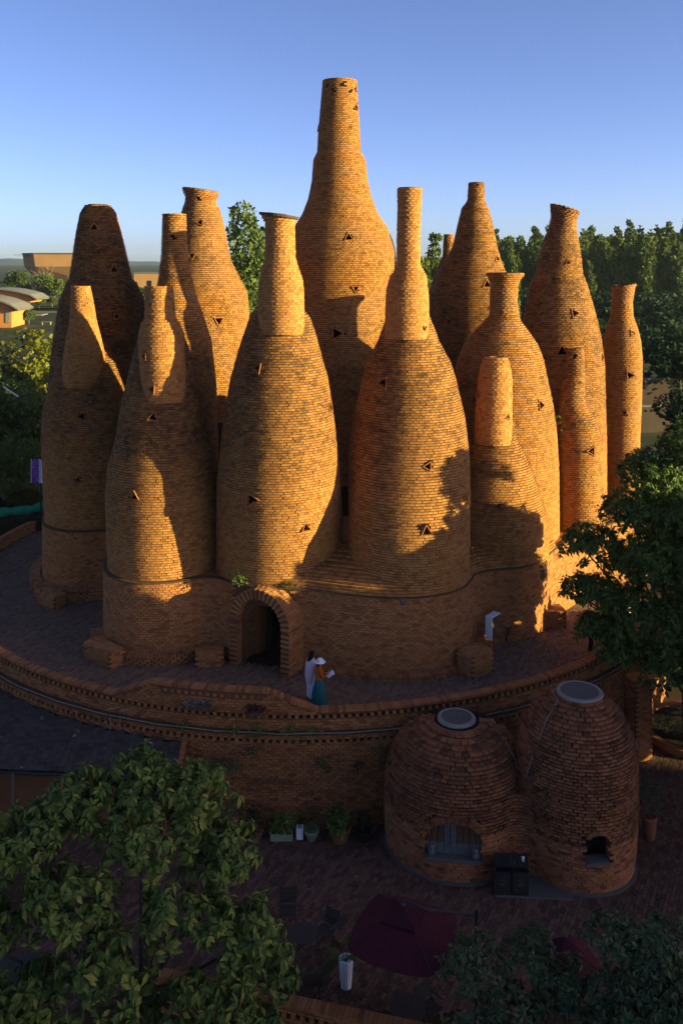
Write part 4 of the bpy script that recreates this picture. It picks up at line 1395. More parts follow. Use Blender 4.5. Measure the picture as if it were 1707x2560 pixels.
# concave infill between the two domes, in front
def fillet(z, rf=0.75):
    r1 = float(np.interp(z, [p[0] for p in K1['P']], [p[1] for p in K1['P']]))
    r2 = float(np.interp(z, [p[0] for p in K2['P']], [p[1] for p in K2['P']]))
    a, b = np.array((K1['x'], K1['y'])), np.array((K2['x'], K2['y']))
    D = np.linalg.norm(b - a)
    R1, R2 = r1 + rf, r2 + rf
    if D > R1 + R2 - 0.05:
        return None
    q = (R1 ** 2 - R2 ** 2 + D * D) / (2 * D)
    h = math.sqrt(max(R1 ** 2 - q * q, 0.0))
    e = (b - a) / D
    c = a + e * q + np.array((e[1], -e[0])) * h
    p1, p2 = a - c, b - c
    a1, a2 = math.atan2(p1[1], p1[0]), math.atan2(p2[1], p2[0])
    aa = np.linspace(a1, a2, 30)
    return np.column_stack([c[0] + rf * np.cos(aa), c[1] + rf * np.sin(aa)])


B = Bricks()
rowsV, zz = [], []
for k, z in enumerate(np.arange(PLAZA, -0.9, 0.092)):
    P = fillet(z + 0.046, 0.80 - 0.62 * max(0, (z + 2.4)) / 2.2)
    if P is None:
        continue
    rowsV.append(np.column_stack([P + 0.045 * np.array((0.1, 1.0)), np.full(30, z)]))
    Q, _ = resample(P, 0.02)
    T, Nn = path_frames(Q)
    idx = np.arange((k % 2) * 5, len(Q), 11)
    c = np.column_stack([Q[idx], np.full(len(idx), z + 0.046)])
    n_ = np.column_stack([Nn[idx], np.zeros(len(idx))])
    B.add(c - n_ * 0.05, np.column_stack([T[idx], np.zeros(len(idx))]), n_, (0, 0, 1), (0.205, 0.1, 0.076), worn=0.3)
V = np.stack(rowsV)
i = np.arange(len(V) - 1)[:, None] * 30
j = np.arange(29)[None]
inf = mk('infill_wall', V.reshape(-1, 3), np.stack([i + j, i + j + 1, i + j + 31, i + j + 30], -1).reshape(-1, 4), M['mortar_dark'], KILN)
place_bricks(B, M['kiln'], inf, most=120, check=False)
# concrete kerb along the foot
g = G()
for K, a0, a1 in ((K1, -100, 42), (K2, -35, 95)):
    aa = np.radians(np.linspace(a0, a1, 40))
    P = np.column_stack([K['x'] + K['P'][0][1] * np.sin(aa), K['y'] - K['P'][0][1] * np.cos(aa)])
    strip(g, P, [(0.10, PLAZA + 0.015), (0.11, PLAZA + 0.07), (-0.05, PLAZA + 0.08)], 0)
g.box((5.75, 27.62, PLAZA + 0.035), (2.3, 1.1, 0.07), R(-4), 0)
g.build('kerb', [M['concrete']], KILN)

# cables over the domes
def dome_pt(K, ang, z, off=0.03):
    r = float(np.interp(z, [p[0] for p in K['P']], [p[1] for p in K['P']])) + off
    dx = float(np.interp(z, [p[0] for p in K['P']], [p[2] for p in K['P']]))
    return (K['x'] + dx + r * math.sin(R(ang)), K['y'] - r * math.cos(R(ang)), z)


g = G()
g.tube([dome_pt(K1, 95, 0.72), dome_pt(K1, 75, 0.60), dome_pt(K1, 62, 0.30), dome_pt(K1, 60, -0.1), dome_pt(K1, 56, -0.6), dome_pt(K1, 55, -1.2), dome_pt(K1, 50, -1.75)], 0.022, 5)
tag(g.build('white_cable', [M['pipe']], smooth=True), 'pale cable running down from the cap of the lower wider dome', 'cable')
g = G()
g.tube([dome_pt(K2, -175, 2.0), dome_pt(K2, -100, 2.02), dome_pt(K2, -62, 1.98), dome_pt(K2, -58, 1.6), dome_pt(K2, -56, 1.1), dome_pt(K2, -60, 0.5), dome_pt(K2, -66, -0.2)], 0.022, 5)
tag(g.build('white_cable', [M['pipe']], smooth=True), 'pale cable running down from the cap of the taller narrower dome', 'cable')

# ------------------------------------------------------------------ lean-to building with the dark roof
SHED = empty('lean_to_building', (-9.5, 31.2, PLAZA), 'low brick lean-to with a dark tiled roof under the parapet', 'building')
B = Bricks()
ex0, ex1 = -16.0, -5.35
def eave(x):
    return 29.62 + (ex1 - x) * 0.075


g = G()
xs = np.arange(ex0, ex1 + 0.01, 0.125)
wy = TCY - np.sqrt(np.maximum((LR - 0.02) ** 2 - (xs - TCX) ** 2, 1))
top = np.column_stack([xs, wy, np.full(len(xs), -0.50)])
bot = np.column_stack([xs, eave(xs), np.full(len(xs), -1.0)])
n = len(xs)
q = np.arange(n - 1)
g.add(np.vstack([top, bot, bot - (0, 0, 0.1), top - (0, 0, 0.1)]), np.vstack([np.stack([q, q + 1, q + 1 + n, q + n], -1), np.stack([q + n, q + 1 + n, q + 1 + 2 * n, q + 2 * n], -1), np.stack([q + 2 * n, q + 1 + 2 * n, q + 1 + 3 * n, q + 3 * n], -1), [(n - 1, 2 * n - 1, 3 * n - 1, 4 * n - 1)]]))
roof = g.build('roof', [M['black']], SHED)
for x in np.arange(ex0, ex1, 0.235):
    y1 = TCY - math.sqrt(max((LR - 0.02) ** 2 - (x - TCX) ** 2, 1)) - 0.03
    y0 = eave(x)
    nrow = max(1, int((y1 - y0) / 0.17))
    sl = 0.5 / (y1 - y0 + 0.03)
    for k in range(nrow):
        y = y0 + (k + 0.5) * 0.17 + random.uniform(-.01, .01)
        z = -1.0 + (y - y0) * sl + 0.03 + random.uniform(-.008, .008)
        u = np.array((random.uniform(-.04, .04), -sl - 0.1 + random.uniform(-.09, .09), 1.0))
        u /= np.linalg.norm(u)
        t = np.array((1.0, 0, -u[0] / u[2]))
        t /= np.linalg.norm(t)
        B.add([(x, y, z)], t, np.cross(u, t), u, (0.225, 0.22, 0.022), worn=0.3)
place_bricks(B, M['tile'], roof, most=300, name='roof_tile', rest='roof_tiling', closed=True, check=False)
g = G()
g.box(((ex0 + ex1) / 2 - 0.2, 30.35, (PLAZA - 1.1) / 2), (ex1 - ex0 - 0.5, 0.24, -1.1 - PLAZA), math.atan(-0.075))
wl = g.build('front_wall', [M['mortar']], SHED)
B = Bricks()
path_bricks(B, np.array([(x, eave(x) + 0.36) for x in np.linspace(ex0, ex1 - 0.5, 60)]), PLAZA, -1.12, worn=0.3)
place_bricks(B, M['wall'], wl, most=80, check=False)
g = G()
g.box((ex1 - 0.35, 30.5, (PLAZA - 1.0) / 2), (0.24, 1.2, -1.05 - PLAZA), 0)
g.build('end_wall', [M['wall']], SHED)
g = G()
P0, P1 = np.array((ex1 + .06, eave(ex1) - 0.05, -0.97)), np.array((ex1 + .06, 30.9, -0.46))
for k in range(7):
    f = (k + .5) / 7
    g.box(P0 + (P1 - P0) * f, (0.16, 0.17, 0.10), 0)
tag(g.build('verge_brickwork', [M['wall']], SHED), kind='stuff')
g = G()
g.tube([(-10.75, 29.93, -1.02), (-10.75, 29.93, -2.0), (-10.75, 30.0, PLAZA)], 0.045, 7)
g.build('downpipe', [M['concrete']], SHED, smooth=True)
g = G()
g.tube([(x, eave(x) - 0.06, -1.06) for x in np.linspace(ex0, ex1, 12)], 0.05, 6)
g.build('gutter', [M['metal']], SHED, smooth=True)

# ------------------------------------------------------------------ foliage
def leaf_arrays(P, D, U, L, W, droop=0.25):
    k = len(P)
    S = np.cross(D, U)
    S /= np.linalg.norm(S, axis=1, keepdims=True) + 1e-9
    U = np.cross(S, D)
    L, W = np.broadcast_to(L, (k,))[:, None], np.broadcast_to(W, (k,))[:, None]
    V = np.stack([P, P + D * L * .55 + S * W * .5 + U * W * .12 - U * L * droop * .28, P + D * L * .5 - U * L * droop * .25 - U * W * .06, P + D * L * .55 - S * W * .5 + U * W * .12 - U * L * droop * .28, P + D * L - U * L * droop], 1)
    return V, S, U


LEAF_F = np.array([(0, 2, 1), (0, 3, 2), (1, 2, 4), (2, 3, 4)])
LEAF_ME = {}


def leaf_unit(mat, droop):
    key = (mat.name, round(droop, 2))
    if key not in LEAF_ME:
        V, _, _ = leaf_arrays(np.zeros((1, 3)), np.array([(0., 1, 0)]), np.array([(0., 0, 1)]), 1.0, 0.38, droop)
        me = bpy.data.meshes.new('leaf_blade')
        me.from_pydata([tuple(v) for v in V[0]], [], [tuple(f) for f in LEAF_F])
        me.materials.append(mat)
        LEAF_ME[key] = me
    return LEAF_ME[key]


def unit(v):
    return v / (np.linalg.norm(v, axis=-1, keepdims=True) + 1e-9)


def rosettes(C, A, nl, L, spread=(55, -50), wr=0.38):
    """whorls of leaves: centres C, axes A"""
    Ps, Ds, Us, Ls = [], [], [], []
    for c, a in zip(C, A):
        k = nl + RG.integers(-3, 4)
        ref = np.array((1., 0, 0)) if abs(a[0]) < .8 else np.array((0, 1., 0))
        e1 = unit(np.cross(a, ref))
        e2 = np.cross(a, e1)
        f = RG.random(k)
        el = np.radians(spread[0] + (spread[1] - spread[0]) * np.sqrt(f) + RG.normal(0, 9, k))
        az = np.arange(k) * 2.399 + RG.normal(0, .25, k)
        rad = np.cos(az)[:, None] * e1 + np.sin(az)[:, None] * e2
        D = np.cos(el)[:, None] * rad + np.sin(el)[:, None] * a
        Us.append(unit(np.sin(-el)[:, None] * rad + np.cos(el)[:, None] * a + RG.normal(0, .15, (k, 3))))
        Ds.append(D)
        Ps.append(c + rad * 0.02 + a * (0.12 * L) * (1 - f)[:, None] - a * 0.05 * L * f[:, None])
        Ls.append(L * RG.uniform(.5, 1.2, k) * (0.75 + 0.25 * f))
    P, D, U, Lv = np.vstack(Ps), np.vstack(Ds), np.vstack(Us), np.concatenate(Ls)
    return P, D, U, Lv


def leafy(parent, P, D, U, L, mat, droop=0.25, wr=0.38, most=300, bias=None):
    k = len(P)
    rnd = RG.random(k)
    if bias is not None:
        rnd = np.clip(rnd * 0.75 + bias, 0, 0.999)
    show = np.zeros(k, bool)
    if most:
        d2 = ((CAM - P) ** 2).sum(1)
        sc = L ** 2 / d2 * in_frame(P) * (0.3 + np.clip(facing(P, U), 0, 1))
        # prefer leaves on the near side of the crown
        tip = P + D * L[:, None]
        near = -((CAM - tip) ** 2).sum(1) ** .5
        sc = sc * np.exp((near - near.max()) * 0.5)
        show[np.argsort(-sc)[:most]] = True
    me = leaf_unit(mat, droop)
    V, S, U2 = leaf_arrays(P, D, U, L, L * wr, droop)
    for i in np.flatnonzero(show):
        o = bpy.data.objects.new('leaf', me)
        mw = Matrix(((*(-S[i] * L[i] * wr / .38 * -1), 0), (*(D[i] * L[i]), 0), (*(U2[i] * L[i]), 0), (0, 0, 0, 1))).transposed()
        mw.translation = P[i]
        o.color = (float(rnd[i]), 0, 0, 1)
        COL.objects.link(o)
        o.parent = parent
        o.matrix_parent_inverse = WM[parent.name].inverted()
        o.matrix_basis = mw
    q = ~show
    V = V[q]
    Fq = (np.arange(len(V))[:, None, None] * 5 + LEAF_F[None]).reshape(-1, 3)
    return tag(mk('foliage', V.reshape(-1, 3), Fq, mat, parent, attrs={'rnd': np.repeat(rnd[q], 4)}), kind='stuff')


def limb_path(a, b, n=6, bend=0.25):
    a, b = np.array(a, float), np.array(b, float)
    f = np.linspace(0, 1, n)[:, None]
    d = np.linalg.norm(b - a)
    off = RG.normal(0, bend * d * 0.15, 3)
    sag = np.array((0, 0, d * bend * 0.4))
    return a + (b - a) * f + np.sin(f * math.pi) * (off - sag * (1 - f))


def broad_tree(name, label, base, fork, lobes, per, nl, L, mat, droop=0.3, wr=0.38, spread=(55, -55), trunk_r=0.13, most=300, group=None, bark='bark', inner=0.35, cat='tree', down=0.15, bare=0):
    """trunk, limbs to every lobe, whorls of big leaves over the lobes"""
    root = empty(name, base, label, cat, group)
    g = G()
    base, fork = np.array(base, float), np.array(fork, float)
    g.tube(limb_path(base, fork, 7, 0.1), np.linspace(trunk_r, trunk_r * .75, 7), 8)
    Cs, As = [], []
    twig = []
    for (x, y, z, r, rz) in lobes:
        c = np.array((x, y, z))
        g.tube(limb_path(fork, c - (0, 0, rz * .35), 7), np.linspace(trunk_r * .55, trunk_r * .2, 7), 6)
        k = max(4, int(per * r * r))
        d = unit(RG.normal(0, 1, (k, 3)) + (0, -0.15, 0.45))
        d[:, 2] = np.where(d[:, 2] < -0.45, -d[:, 2] * .5, d[:, 2])
        d = unit(d)
        f = np.where(RG.random(k) < inner, RG.uniform(.45, .8, k), RG.uniform(.85, 1.08, k))
        p = c + d * f[:, None] * (r, r, rz)
        Cs.append(p)
        As.append(unit(d * (1, 1, .8) + (0, 0, 0.55 + down)))
        for q in range(min(k, 9)):
            twig.append((c - np.array((0, 0, rz * .3)), p[q]))
    for a_, b_ in twig:
        g.tube(limb_path(a_, b_, 4, .2), np.linspace(trunk_r * .2, trunk_r * .07, 4), 5)
    g.build('trunk', M[bark], root, smooth=True)
    C, A = np.vstack(Cs), np.vstack(As)
    P, D, U, Lv = rosettes(C, A, nl, L, spread)
    leafy(root, P, D, U, Lv, mat, droop, wr, most)
    return root


# the big-leaved tree at the lower left
lobes = []
for x, y, z, r in ((-6.3, 22.6, 2.2, 1.1), (-5.0, 23.3, 2.5, 0.95), (-3.6, 23.0, 2.25, 1.0), (-7.5, 21.8, 1.7, 1.1), (-4.6, 21.9, 1.9, 1.2), (-2.9, 22.2, 1.3, 0.95), (-6.2, 21.0, 0.9, 1.2), (-3.6, 21.1, 0.6, 1.1),
                   (-8.0, 20.6, 0.5, 0.9), (-2.3, 21.2, 0.1, 0.95), (-5.2, 20.2, -0.1, 1.1), (-1.85, 21.4, -0.9, 0.85), (-3.0, 20.2, -0.8, 1.0), (-6.9, 20.0, -0.6, 1.0), (-2.2, 20.3, -1.6, 0.9), (-4.4, 19.7, -1.4, 1.0)):
    lobes.append((x, y, z, r, r * .8))
broad_tree('broadleaf_tree', 'big drooping-leaved green tree in front of the tiled lean-to roof', (-4.6, 21.4, PLAZA), (-4.7, 21.5, -1.5), lobes, 58, 19, 0.30, M['leaf_a'], wr=0.44, droop=0.45, spread=(50, -62), trunk_r=0.12)
broad_tree('broadleaf_tree', 'smaller drooping-leaved tree cut off by the lower left corner', (-7.4, 17.6, PLAZA), (-7.3, 17.7, -1.6),
           [(-6.6, 18.2, -0.3, .7, .6), (-7.5, 18.0, 0.9, .8, .7), (-7.0, 17.2, -1.0, .8, .7)], 58, 18, 0.29, M['leaf_a'], wr=0.44, droop=0.45, spread=(50, -62), trunk_r=0.1, most=60)

# the dark trees at the lower right
broad_tree('shade_tree', 'dark round-leaved tree beside the maroon parasol', (4.0, 19.6, PLAZA), (3.95, 19.6, -1.6),
           [(3.0, 20.8, -0.45, .8, .65), (2.75, 19.8, -1.2, .62, .55), (3.75, 20.2, -1.0, .75, .6), (4.35, 21.0, -0.35, .7, .6), (5.0, 20.7, -0.75, .75, .6), (3.4, 19.2, -1.7, .7, .6)], 110, 15, 0.20, M['leaf_b'], droop=0.2, wr=0.44, spread=(60, -40), trunk_r=0.09)
broad_tree('shade_tree', 'taller dark tree reaching in at the lower right edge', (6.7, 19.0, PLAZA), (6.6, 19.1, -1.2),
           [(6.2, 20.4, 0.45, .75, .65), (7.0, 20.0, 0.6, .85, .7), (6.5, 19.4, -0.2, .85, .7), (5.9, 20.0, -0.5, .7, .6), (7.1, 18.8, -0.4, .9, .8), (5.5, 19.6, -1.1, .75, .6), (6.3, 18.6, -1.2, .8, .7), (7.2, 19.3, 0.1, .8, .7)], 110, 15, 0.20, M['leaf_b'], droop=0.2, wr=0.44, spread=(60, -40), trunk_r=0.11)
broad_tree('shade_tree', 'low pale-tipped tree at the bottom edge below the parasols', (3.4, 16.6, PLAZA), (3.4, 16.7, -1.6),
           [(3.0, 17.1, -0.45, .62, .5), (3.6, 16.9, -0.7, .6, .5), (4.3, 17.0, -0.75, .65, .5), (5.0, 17.3, -0.9, .6, .5), (2.6, 16.7, -1.1, .5, .4)], 110, 15, 0.19, M['leaf_b'], droop=0.2, wr=0.46, spread=(60, -40), trunk_r=0.08)

# the glossy tree on the right in front of the towers
lobes = []
for x, y, z, r in ((11.71, 34.50, 7.65, 1.25), (13.17, 34.50, 8.59, 1.25), (14.21, 35.10, 8.28, 1.57), (10.98, 34.50, 6.19, 1.25), (12.76, 33.90, 6.18, 1.46), (14.64, 34.50, 6.19, 1.67), (9.41, 34.70, 4.83, 1.15), (9.0, 34.50, 3.3, 0.8), (9.5, 34.3, 1.9, .8), (11.51, 33.70, 4.50, 1.47), (13.50, 33.50, 4.18, 1.57),
                   (9.72, 34.40, 3.15, 0.94), (10.78, 33.70, 2.62, 1.26), (12.57, 33.10, 2.40, 1.57), (14.87, 33.50, 2.82, 1.68), (10.36, 33.90, 1.37, 0.99), (11.94, 33.10, 1.04, 1.26), (13.83, 33.10, 0.93, 1.47), (12.73, 35.90, 5.58, 1.46), (11.89, 36.10, 3.49, 1.46), (14.09, 36.10, 2.97, 1.57)):
    lobes.append((x, y, z, r, r * .8))
broad_tree('glossy_tree', 'tall glossy-leaved tree in front of the right-hand towers, sunlit on top', (13.2, 34.9, PLAZA), (13.1, 34.8, 0.5), lobes, 118, 14, 0.27, M['leaf_c'], droop=0.3, wr=0.40, spread=(45, -45), trunk_r=0.16)


def card_tree(name, mat, bark, h, lobes, n, size, trunk_r=0.1, elong=1.0, trunk_h=None):
    """a distant tree as one mesh object at the origin; lobes as (x, y, z, r, rz)"""
    g = G()
    g.tube(limb_path((0, 0, 0), (0, 0, trunk_h or h * .8), 5, .05), np.linspace(trunk_r, trunk_r * .3, 5), 6, 1)
    for (x, y, z, r, rz) in lobes[:8]:
        g.tube(limb_path((0, 0, z * .55), (x, y, z), 4, .1), np.linspace(trunk_r * .4, trunk_r * .12, 4), 4, 1)
    tot = sum(q[3] ** 2 for q in lobes)
    for (x, y, z, r, rz) in lobes:
        k = max(6, int(n * r * r / tot))
        d = unit(RG.normal(0, 1, (k, 3)))
        # leaves gather in sprays, with gaps between
        kk = max(3, k // 14)
        ctr = unit(RG.normal(0, 1, (kk, 3)))
        d = unit(ctr[RG.integers(0, kk, k)] + RG.normal(0, .24, (k, 3)))
        f = RG.uniform(.62, 1.05, k) ** .6
        p = np.array((x, y, z)) + d * f[:, None] * (r, r, rz)
        D = unit(d * .6 + RG.normal(0, .6, (k, 3)) + (0, 0, -.35))
        S = unit(np.cross(D, RG.normal(0, 1, (k, 3))))
        s = size * RG.uniform(.6, 1.3, k)[:, None]
        V = np.stack([p - S * s * .5, p + D * s * elong * .1 + S * s * .5, p + D * s * elong + S * s * .12, p + D * s * elong * .8 - S * s * .4], 1)
        g.add(V.reshape(-1, 3), np.arange(k * 4).reshape(-1, 4), 0)
    V, F, mi = np.vstack(g.V), np.vstack(g.F), np.concatenate(g.m)
    me = bpy.data.meshes.new(name)
    me.vertices.add(len(V))
    me.vertices.foreach_set('co', V.astype(np.float32).ravel())
    me.loops.add(F.size)
    me.loops.foreach_set('vertex_index', F.astype(np.int32).ravel())
    me.polygons.add(len(F))
    me.polygons.foreach_set('loop_start', np.arange(0, F.size, 4, dtype=np.int32))
    me.polygons.foreach_set('material_index', mi.astype(np.int32))
    me.polygons.foreach_set('use_smooth', np.zeros(len(F), dtype=bool))
    at = me.attributes.new('rnd', 'FLOAT', 'FACE')
    at.data.foreach_set('value', (RG.random(len(F)) * .6).astype(np.float32))
    me.materials.append(mat)
    me.materials.append(bark)
    me.update(calc_edges=True)
    return me


def put(name, me, loc, s=1.0, rot=None, label=None, cat='tree', group=None, sz=None):
    o = bpy.data.objects.new(name, me)
    o.location = loc
    o.scale = (s, s, sz or s)
    o.rotation_euler = (0, 0, random.uniform(0, 6.28) if rot is None else rot)
    o.color = (random.uniform(0, .35), 0, 0, 1)
    COL.objects.link(o)
    return tag(o, label, cat, group)


def euc_lobes(h, w, n=9):
    out = []
    for k in range(n):
        f = k / (n - 1)
        z = h * (.26 + .69 * f)
        r = w * (1.0 - .58 * f ** 2.2) * (.78 + .22 * math.sin(k * 2.1))
        a = k * 2.4
        out.append((math.cos(a) * w * .35 * (1 - f), math.sin(a) * w * .35 * (1 - f), z, r, r * 1.15))
    return out


# plantation on the hill at the right, rows one above the other
HILL = [card_tree('plantation_tree', M['leaf_far'], M['bark_pale'], 17, euc_lobes(17, 2.0, 11), 3000, 0.5, 0.13, 1.3) for _ in range(4)]
rows_ = [(244, 66, 162, 2.3), (252, 64, 166, 2.2), (262, 58, 172, 2.3), (275, 40, 182, 2.6), (290, 40, 192, 2.8), (308, 42, 205, 3.0), (328, 46, 222, 3.2)]
cnt = 0
for (ry, x0, x1, dx), row_name in zip(rows_, ('front row', 'second row', 'third row', 'fourth row', 'fifth row', 'sixth row', 'topmost row')):
    x = x0
    while x < x1:
        xx, yy = x + random.uniform(-.6, .6), ry + random.uniform(-3, 3)
        u = 853.5 + 2286 * xx / yy
        if 1035 < u < 1745 and cnt < 300:
            s = random.uniform(.82, 1.22)
            put('plantation_tree', random.choice(HILL), (xx, yy, float(ground_z(np.array(xx), np.array(yy))) - .2), s, label='narrow tall tree in the %s of the dense hillside plantation behind the towers' % row_name, group='plantation trees on the hillside')
            cnt += 1
        x += dx


def round_lobes(h, w, n=9, seed=0):
    r_ = random.Random(seed)
    out = []
    for k in range(n):
        a = r_.uniform(0, 6.28)
        d = r_.uniform(.1, .7) * w
        z = h * r_.uniform(.45, .88)
        r = w * r_.uniform(.38, .6)
        out.append((d * math.cos(a), d * math.sin(a), z, r, r * .85))
    out.append((0, 0, h * .86, w * .5, w * .45))
    return out


# tall pale trees that stand between the towers
T_A = card_tree('tall_tree', M['leaf_pale'], M['bark_pale'], 19, euc_lobes(20, 3.3, 14), 9000, 0.30, 0.22, 1.4)
T_B = card_tree('tall_tree', M['leaf_far'], M['bark_pale'], 18, euc_lobes(19, 2.0, 11), 4500, 0.32, 0.2, 1.4)
def gz(x, y):
    return float(ground_z(np.array(float(x)), np.array(float(y))))


put('tall_tree', T_A, (-9.9, 92, -0.6), 1.08, 0.4, 'tall pale tree with a white trunk between the collared tower and the capped tower')
put('tall_tree', T_A, (-7.6, 97, -0.6), 0.98, 2.4, 'tall pale tree half hidden behind the capped chimney rim')
put('tall_tree', T_B, (12.2, 120, 0.0), 1.02, 1.0, 'dark tall tree beside the thin chimney top, against the sky')
put('tall_tree', T_B, (10.4, 116, 0.0), 0.86, 3.0, 'dark tall tree just right of the slim straight neck')
put('tall_tree', T_A, (8.9, 95, -0.4), 0.66, 3.6, 'yellow-green tree low between the slim-necked tower and the spouted tower')
put('tall_tree', T_A, (25.5, 150, 0.4), 0.78, 1.9, 'lighter tree at the near edge of the plantation beside the spouted tower')
put('tall_tree', T_B, (29.5, 158, 0.4), 0.80, 0.9, 'darker tree at the near edge of the plantation left of the slanted collar')
put('tall_tree', T_A, (23.0, 132, 0.4), 0.62, 0.2, 'small pale tree low behind the spouted tower')

# scrub on the lower slope at the right
SCR = [card_tree('scrub_bush', M['leaf_dark'], M['bark'], 3, round_lobes(3.4, 2.4, 9, s), 420, 0.42, .08) for s in (1, 2, 3)]
for k in range(120):
    yy = random.uniform(95, 244) if k % 3 else random.uniform(215, 244)
    xx = yy * random.uniform(.17, .40)
    put('scrub_bush', random.choice(SCR), (xx, yy, gz(xx, yy) - .2), random.uniform(.8, 1.9), label=('dark bush at the foot of the plantation trunks' if yy > 214 else 'dark bush half way up the scrub slope below the plantation' if yy > 150 else 'dark bush on the nearer part of the scrub slope'), cat='bush', group='scrub bushes below the plantation')
T_S = card_tree('dark_tree', M['leaf_dark'], M['bark'], 8, round_lobes(9, 3.6, 14, 4), 2600, 0.36, .16)
put('dark_tree', T_S, (27.6, 74, -.4), 0.62, 0.5, 'dark leafy tree at the right edge above the grey yard')
put('dark_tree', T_S, (34.0, 92, -.4), 0.95, 1.5, 'dark tree at the right edge in front of the plantation trunks')
put('dark_tree', T_S, (31.0, 97, -.4), 0.45, 2.5, 'dark tree behind the slender vase-shaped tower')
B_R = card_tree('round_bush', M['leaf_dark'], M['bark'], 1.6, [(0, 0, 1.3, 1.7, 1.2), (.6, .2, 1.2, 1.4, 1.1), (-.7, -.2, 1.1, 1.4, 1.0)], 1500, 0.25, .1)
put('round_bush', B_R, (21.3, 62, -.3), 1.15, 0.5, 'dark clipped bush right of the slender tower beside the grey yard', 'bush')

# yard and low walls at the right
g = G()
g.box((28.5, 66, -0.17), (14, 22, 0.1), R(-12))
tag(g.build('yard', M['asphalt']), kind='structure')
for nm, lb, c, s, r_ in (('garden_wall', 'dusty pink low wall across the far side of the grey yard', (29, 85, 1.0), (14, .4, 2.4), R(6)), ('garden_wall', 'upper terrace wall behind the pink yard wall', (30, 92, 2.0), (15, .4, 3.6), R(3))):
    g = G()
    g.box(c, s, r_)
    g.box((c[0], c[1], c[2] + s[2] / 2 + .06), (s[0] + .2, .6, .12), r_, 1)
    cr, sr = math.cos(r_), math.sin(r_)
    for k in range(24):
        q = (k - 11.5) * s[0] / 24
        g.box((c[0] + q * cr + .0, c[1] + q * sr - .215, c[2] + s[2] / 2 - .35), (.18, .04, .22), r_, 2)
    tag(g.build(nm, [M['pinkwall'], M['grey_roof'], M['black']]), lb, 'wall')
g = G()
for k in range(7):
    g.tube([(24.6 + k * .6, 67 + k * .1, -.12), (24.6 + k * .6, 67 + k * .1, .75)], .03, 5)
g.tube([(24.6, 67, .75), (28.2, 67.6, .75)], .035, 5)
g.tube([(24.6, 67, .4), (28.2, 67.6, .4)], .025, 5)
tag(g.build('railing', M['metal']), 'dark metal railing at the edge of the grey yard', 'railing')

# ------------------------------------------------------------------ left background
T_L1 = card_tree('park_tree', M['leaf_pale'], M['bark_pale'], 8, round_lobes(9.5, 4.6, 16, 5), 2600, 0.5, .2, trunk_h=6)
T_L2 = card_tree('park_tree', M['leaf_far'], M['bark_pale'], 8, round_lobes(9.5, 4.4, 14, 6), 2600, 0.5, .2, trunk_h=6)
park = [(-131, 330, 0.76, T_L1, 'pale park tree at the left edge below the ridge'), (-122, 345, 0.99, T_L2, 'taller slim park tree left of the flared building'), (-117, 338, 0.66, T_L1, 'small park tree just left of the flared building'),
        (-107, 330, 0.96, T_L1, 'round park tree below the slanted side of the flared building'), (-101, 322, 0.89, T_L2, 'round park tree under the left bare tree'), (-93, 332, 0.99, T_L2, 'park tree below the right bare tree'), (-89, 326, 1.02, T_L1, 'park tree touching the blunt cone tower'),
        (-109, 292, 0.41, T_L2, 'small tree by the end of the orange hall'), (-66, 300, 0.73, T_L2, 'lone park tree between the blunt cone tower and the slim tower'), (-60, 306, 0.53, T_L1, 'small park tree left of the slim tower')]
spots = [(-128, 352, .62, 'behind the orange halls at the left edge'), (-120, 372, .70, 'in the park left of the flared building, second from the edge'), (-113, 318, .50, 'just behind the roof of the far orange hall'), (-99, 300, .48, 'at the right end of the far orange hall'), (-104, 360, .74, 'in the gap between the two bare trees'),
         (-96, 304, .40, 'low beside the lawn under the flared building'), (-88, 345, .66, 'half hidden by the blunt cone tower'), (-112, 400, .9, 'farthest back under the flared building'), (-93, 262, .42, 'above the teal parasol'), (-86, 252, .40, 'behind the pale picnic table'), (-99, 255, .36, 'between the near orange hall and the teal parasol'), (-70, 315, .62, 'left of the lone park tree')]
for x, y, q, lb in spots:
    park.append((x, y, q, (T_L1, T_L2)[len(park) % 2], 'small park tree ' + lb))
for x, y, s, me, lb in park:
    put('park_tree', me, (x, y, gz(x, y) - .1), s, label=lb)


def bare_tree(name, loc, h, label):
    g = G()
    r_ = random.Random(int(h * 10))
    g.tube([(0, 0, 0), (.1, 0, h * .45)], (.28, .2), 6)
    for k in range(15):
        a = r_.uniform(0, 6.28)
        z0 = h * r_.uniform(.25, .5)
        L = h * r_.uniform(.35, .55)
        e = (math.cos(a) * L * .75, math.sin(a) * L * .75, z0 + L * r_.uniform(.55, .95))
        g.tube(limb_path((0, 0, z0), e, 5, .3), np.linspace(.13, .05, 5), 4)
        for q in range(4):
            f = r_.uniform(.4, .9)
            s = np.array(e) * f + np.array((0, 0, z0)) * (1 - f)
            g.tube([s, s + np.array((r_.uniform(-1, 1), r_.uniform(-1, 1), r_.uniform(.3, 1.2))) * h * .13], (.05, .03), 3)
    V = [v + np.array(loc) for v in g.V]
    g.V = V
    tag(g.build(name, M['twig']), label, 'tree')


bare_tree('bare_tree', (-109.5, 338, 2.0), 15.0, 'left bare tree in front of the flared tan building')
bare_tree('bare_tree', (-92.0, 342, 2.0), 16.5, 'right bare tree in front of the flared tan building')

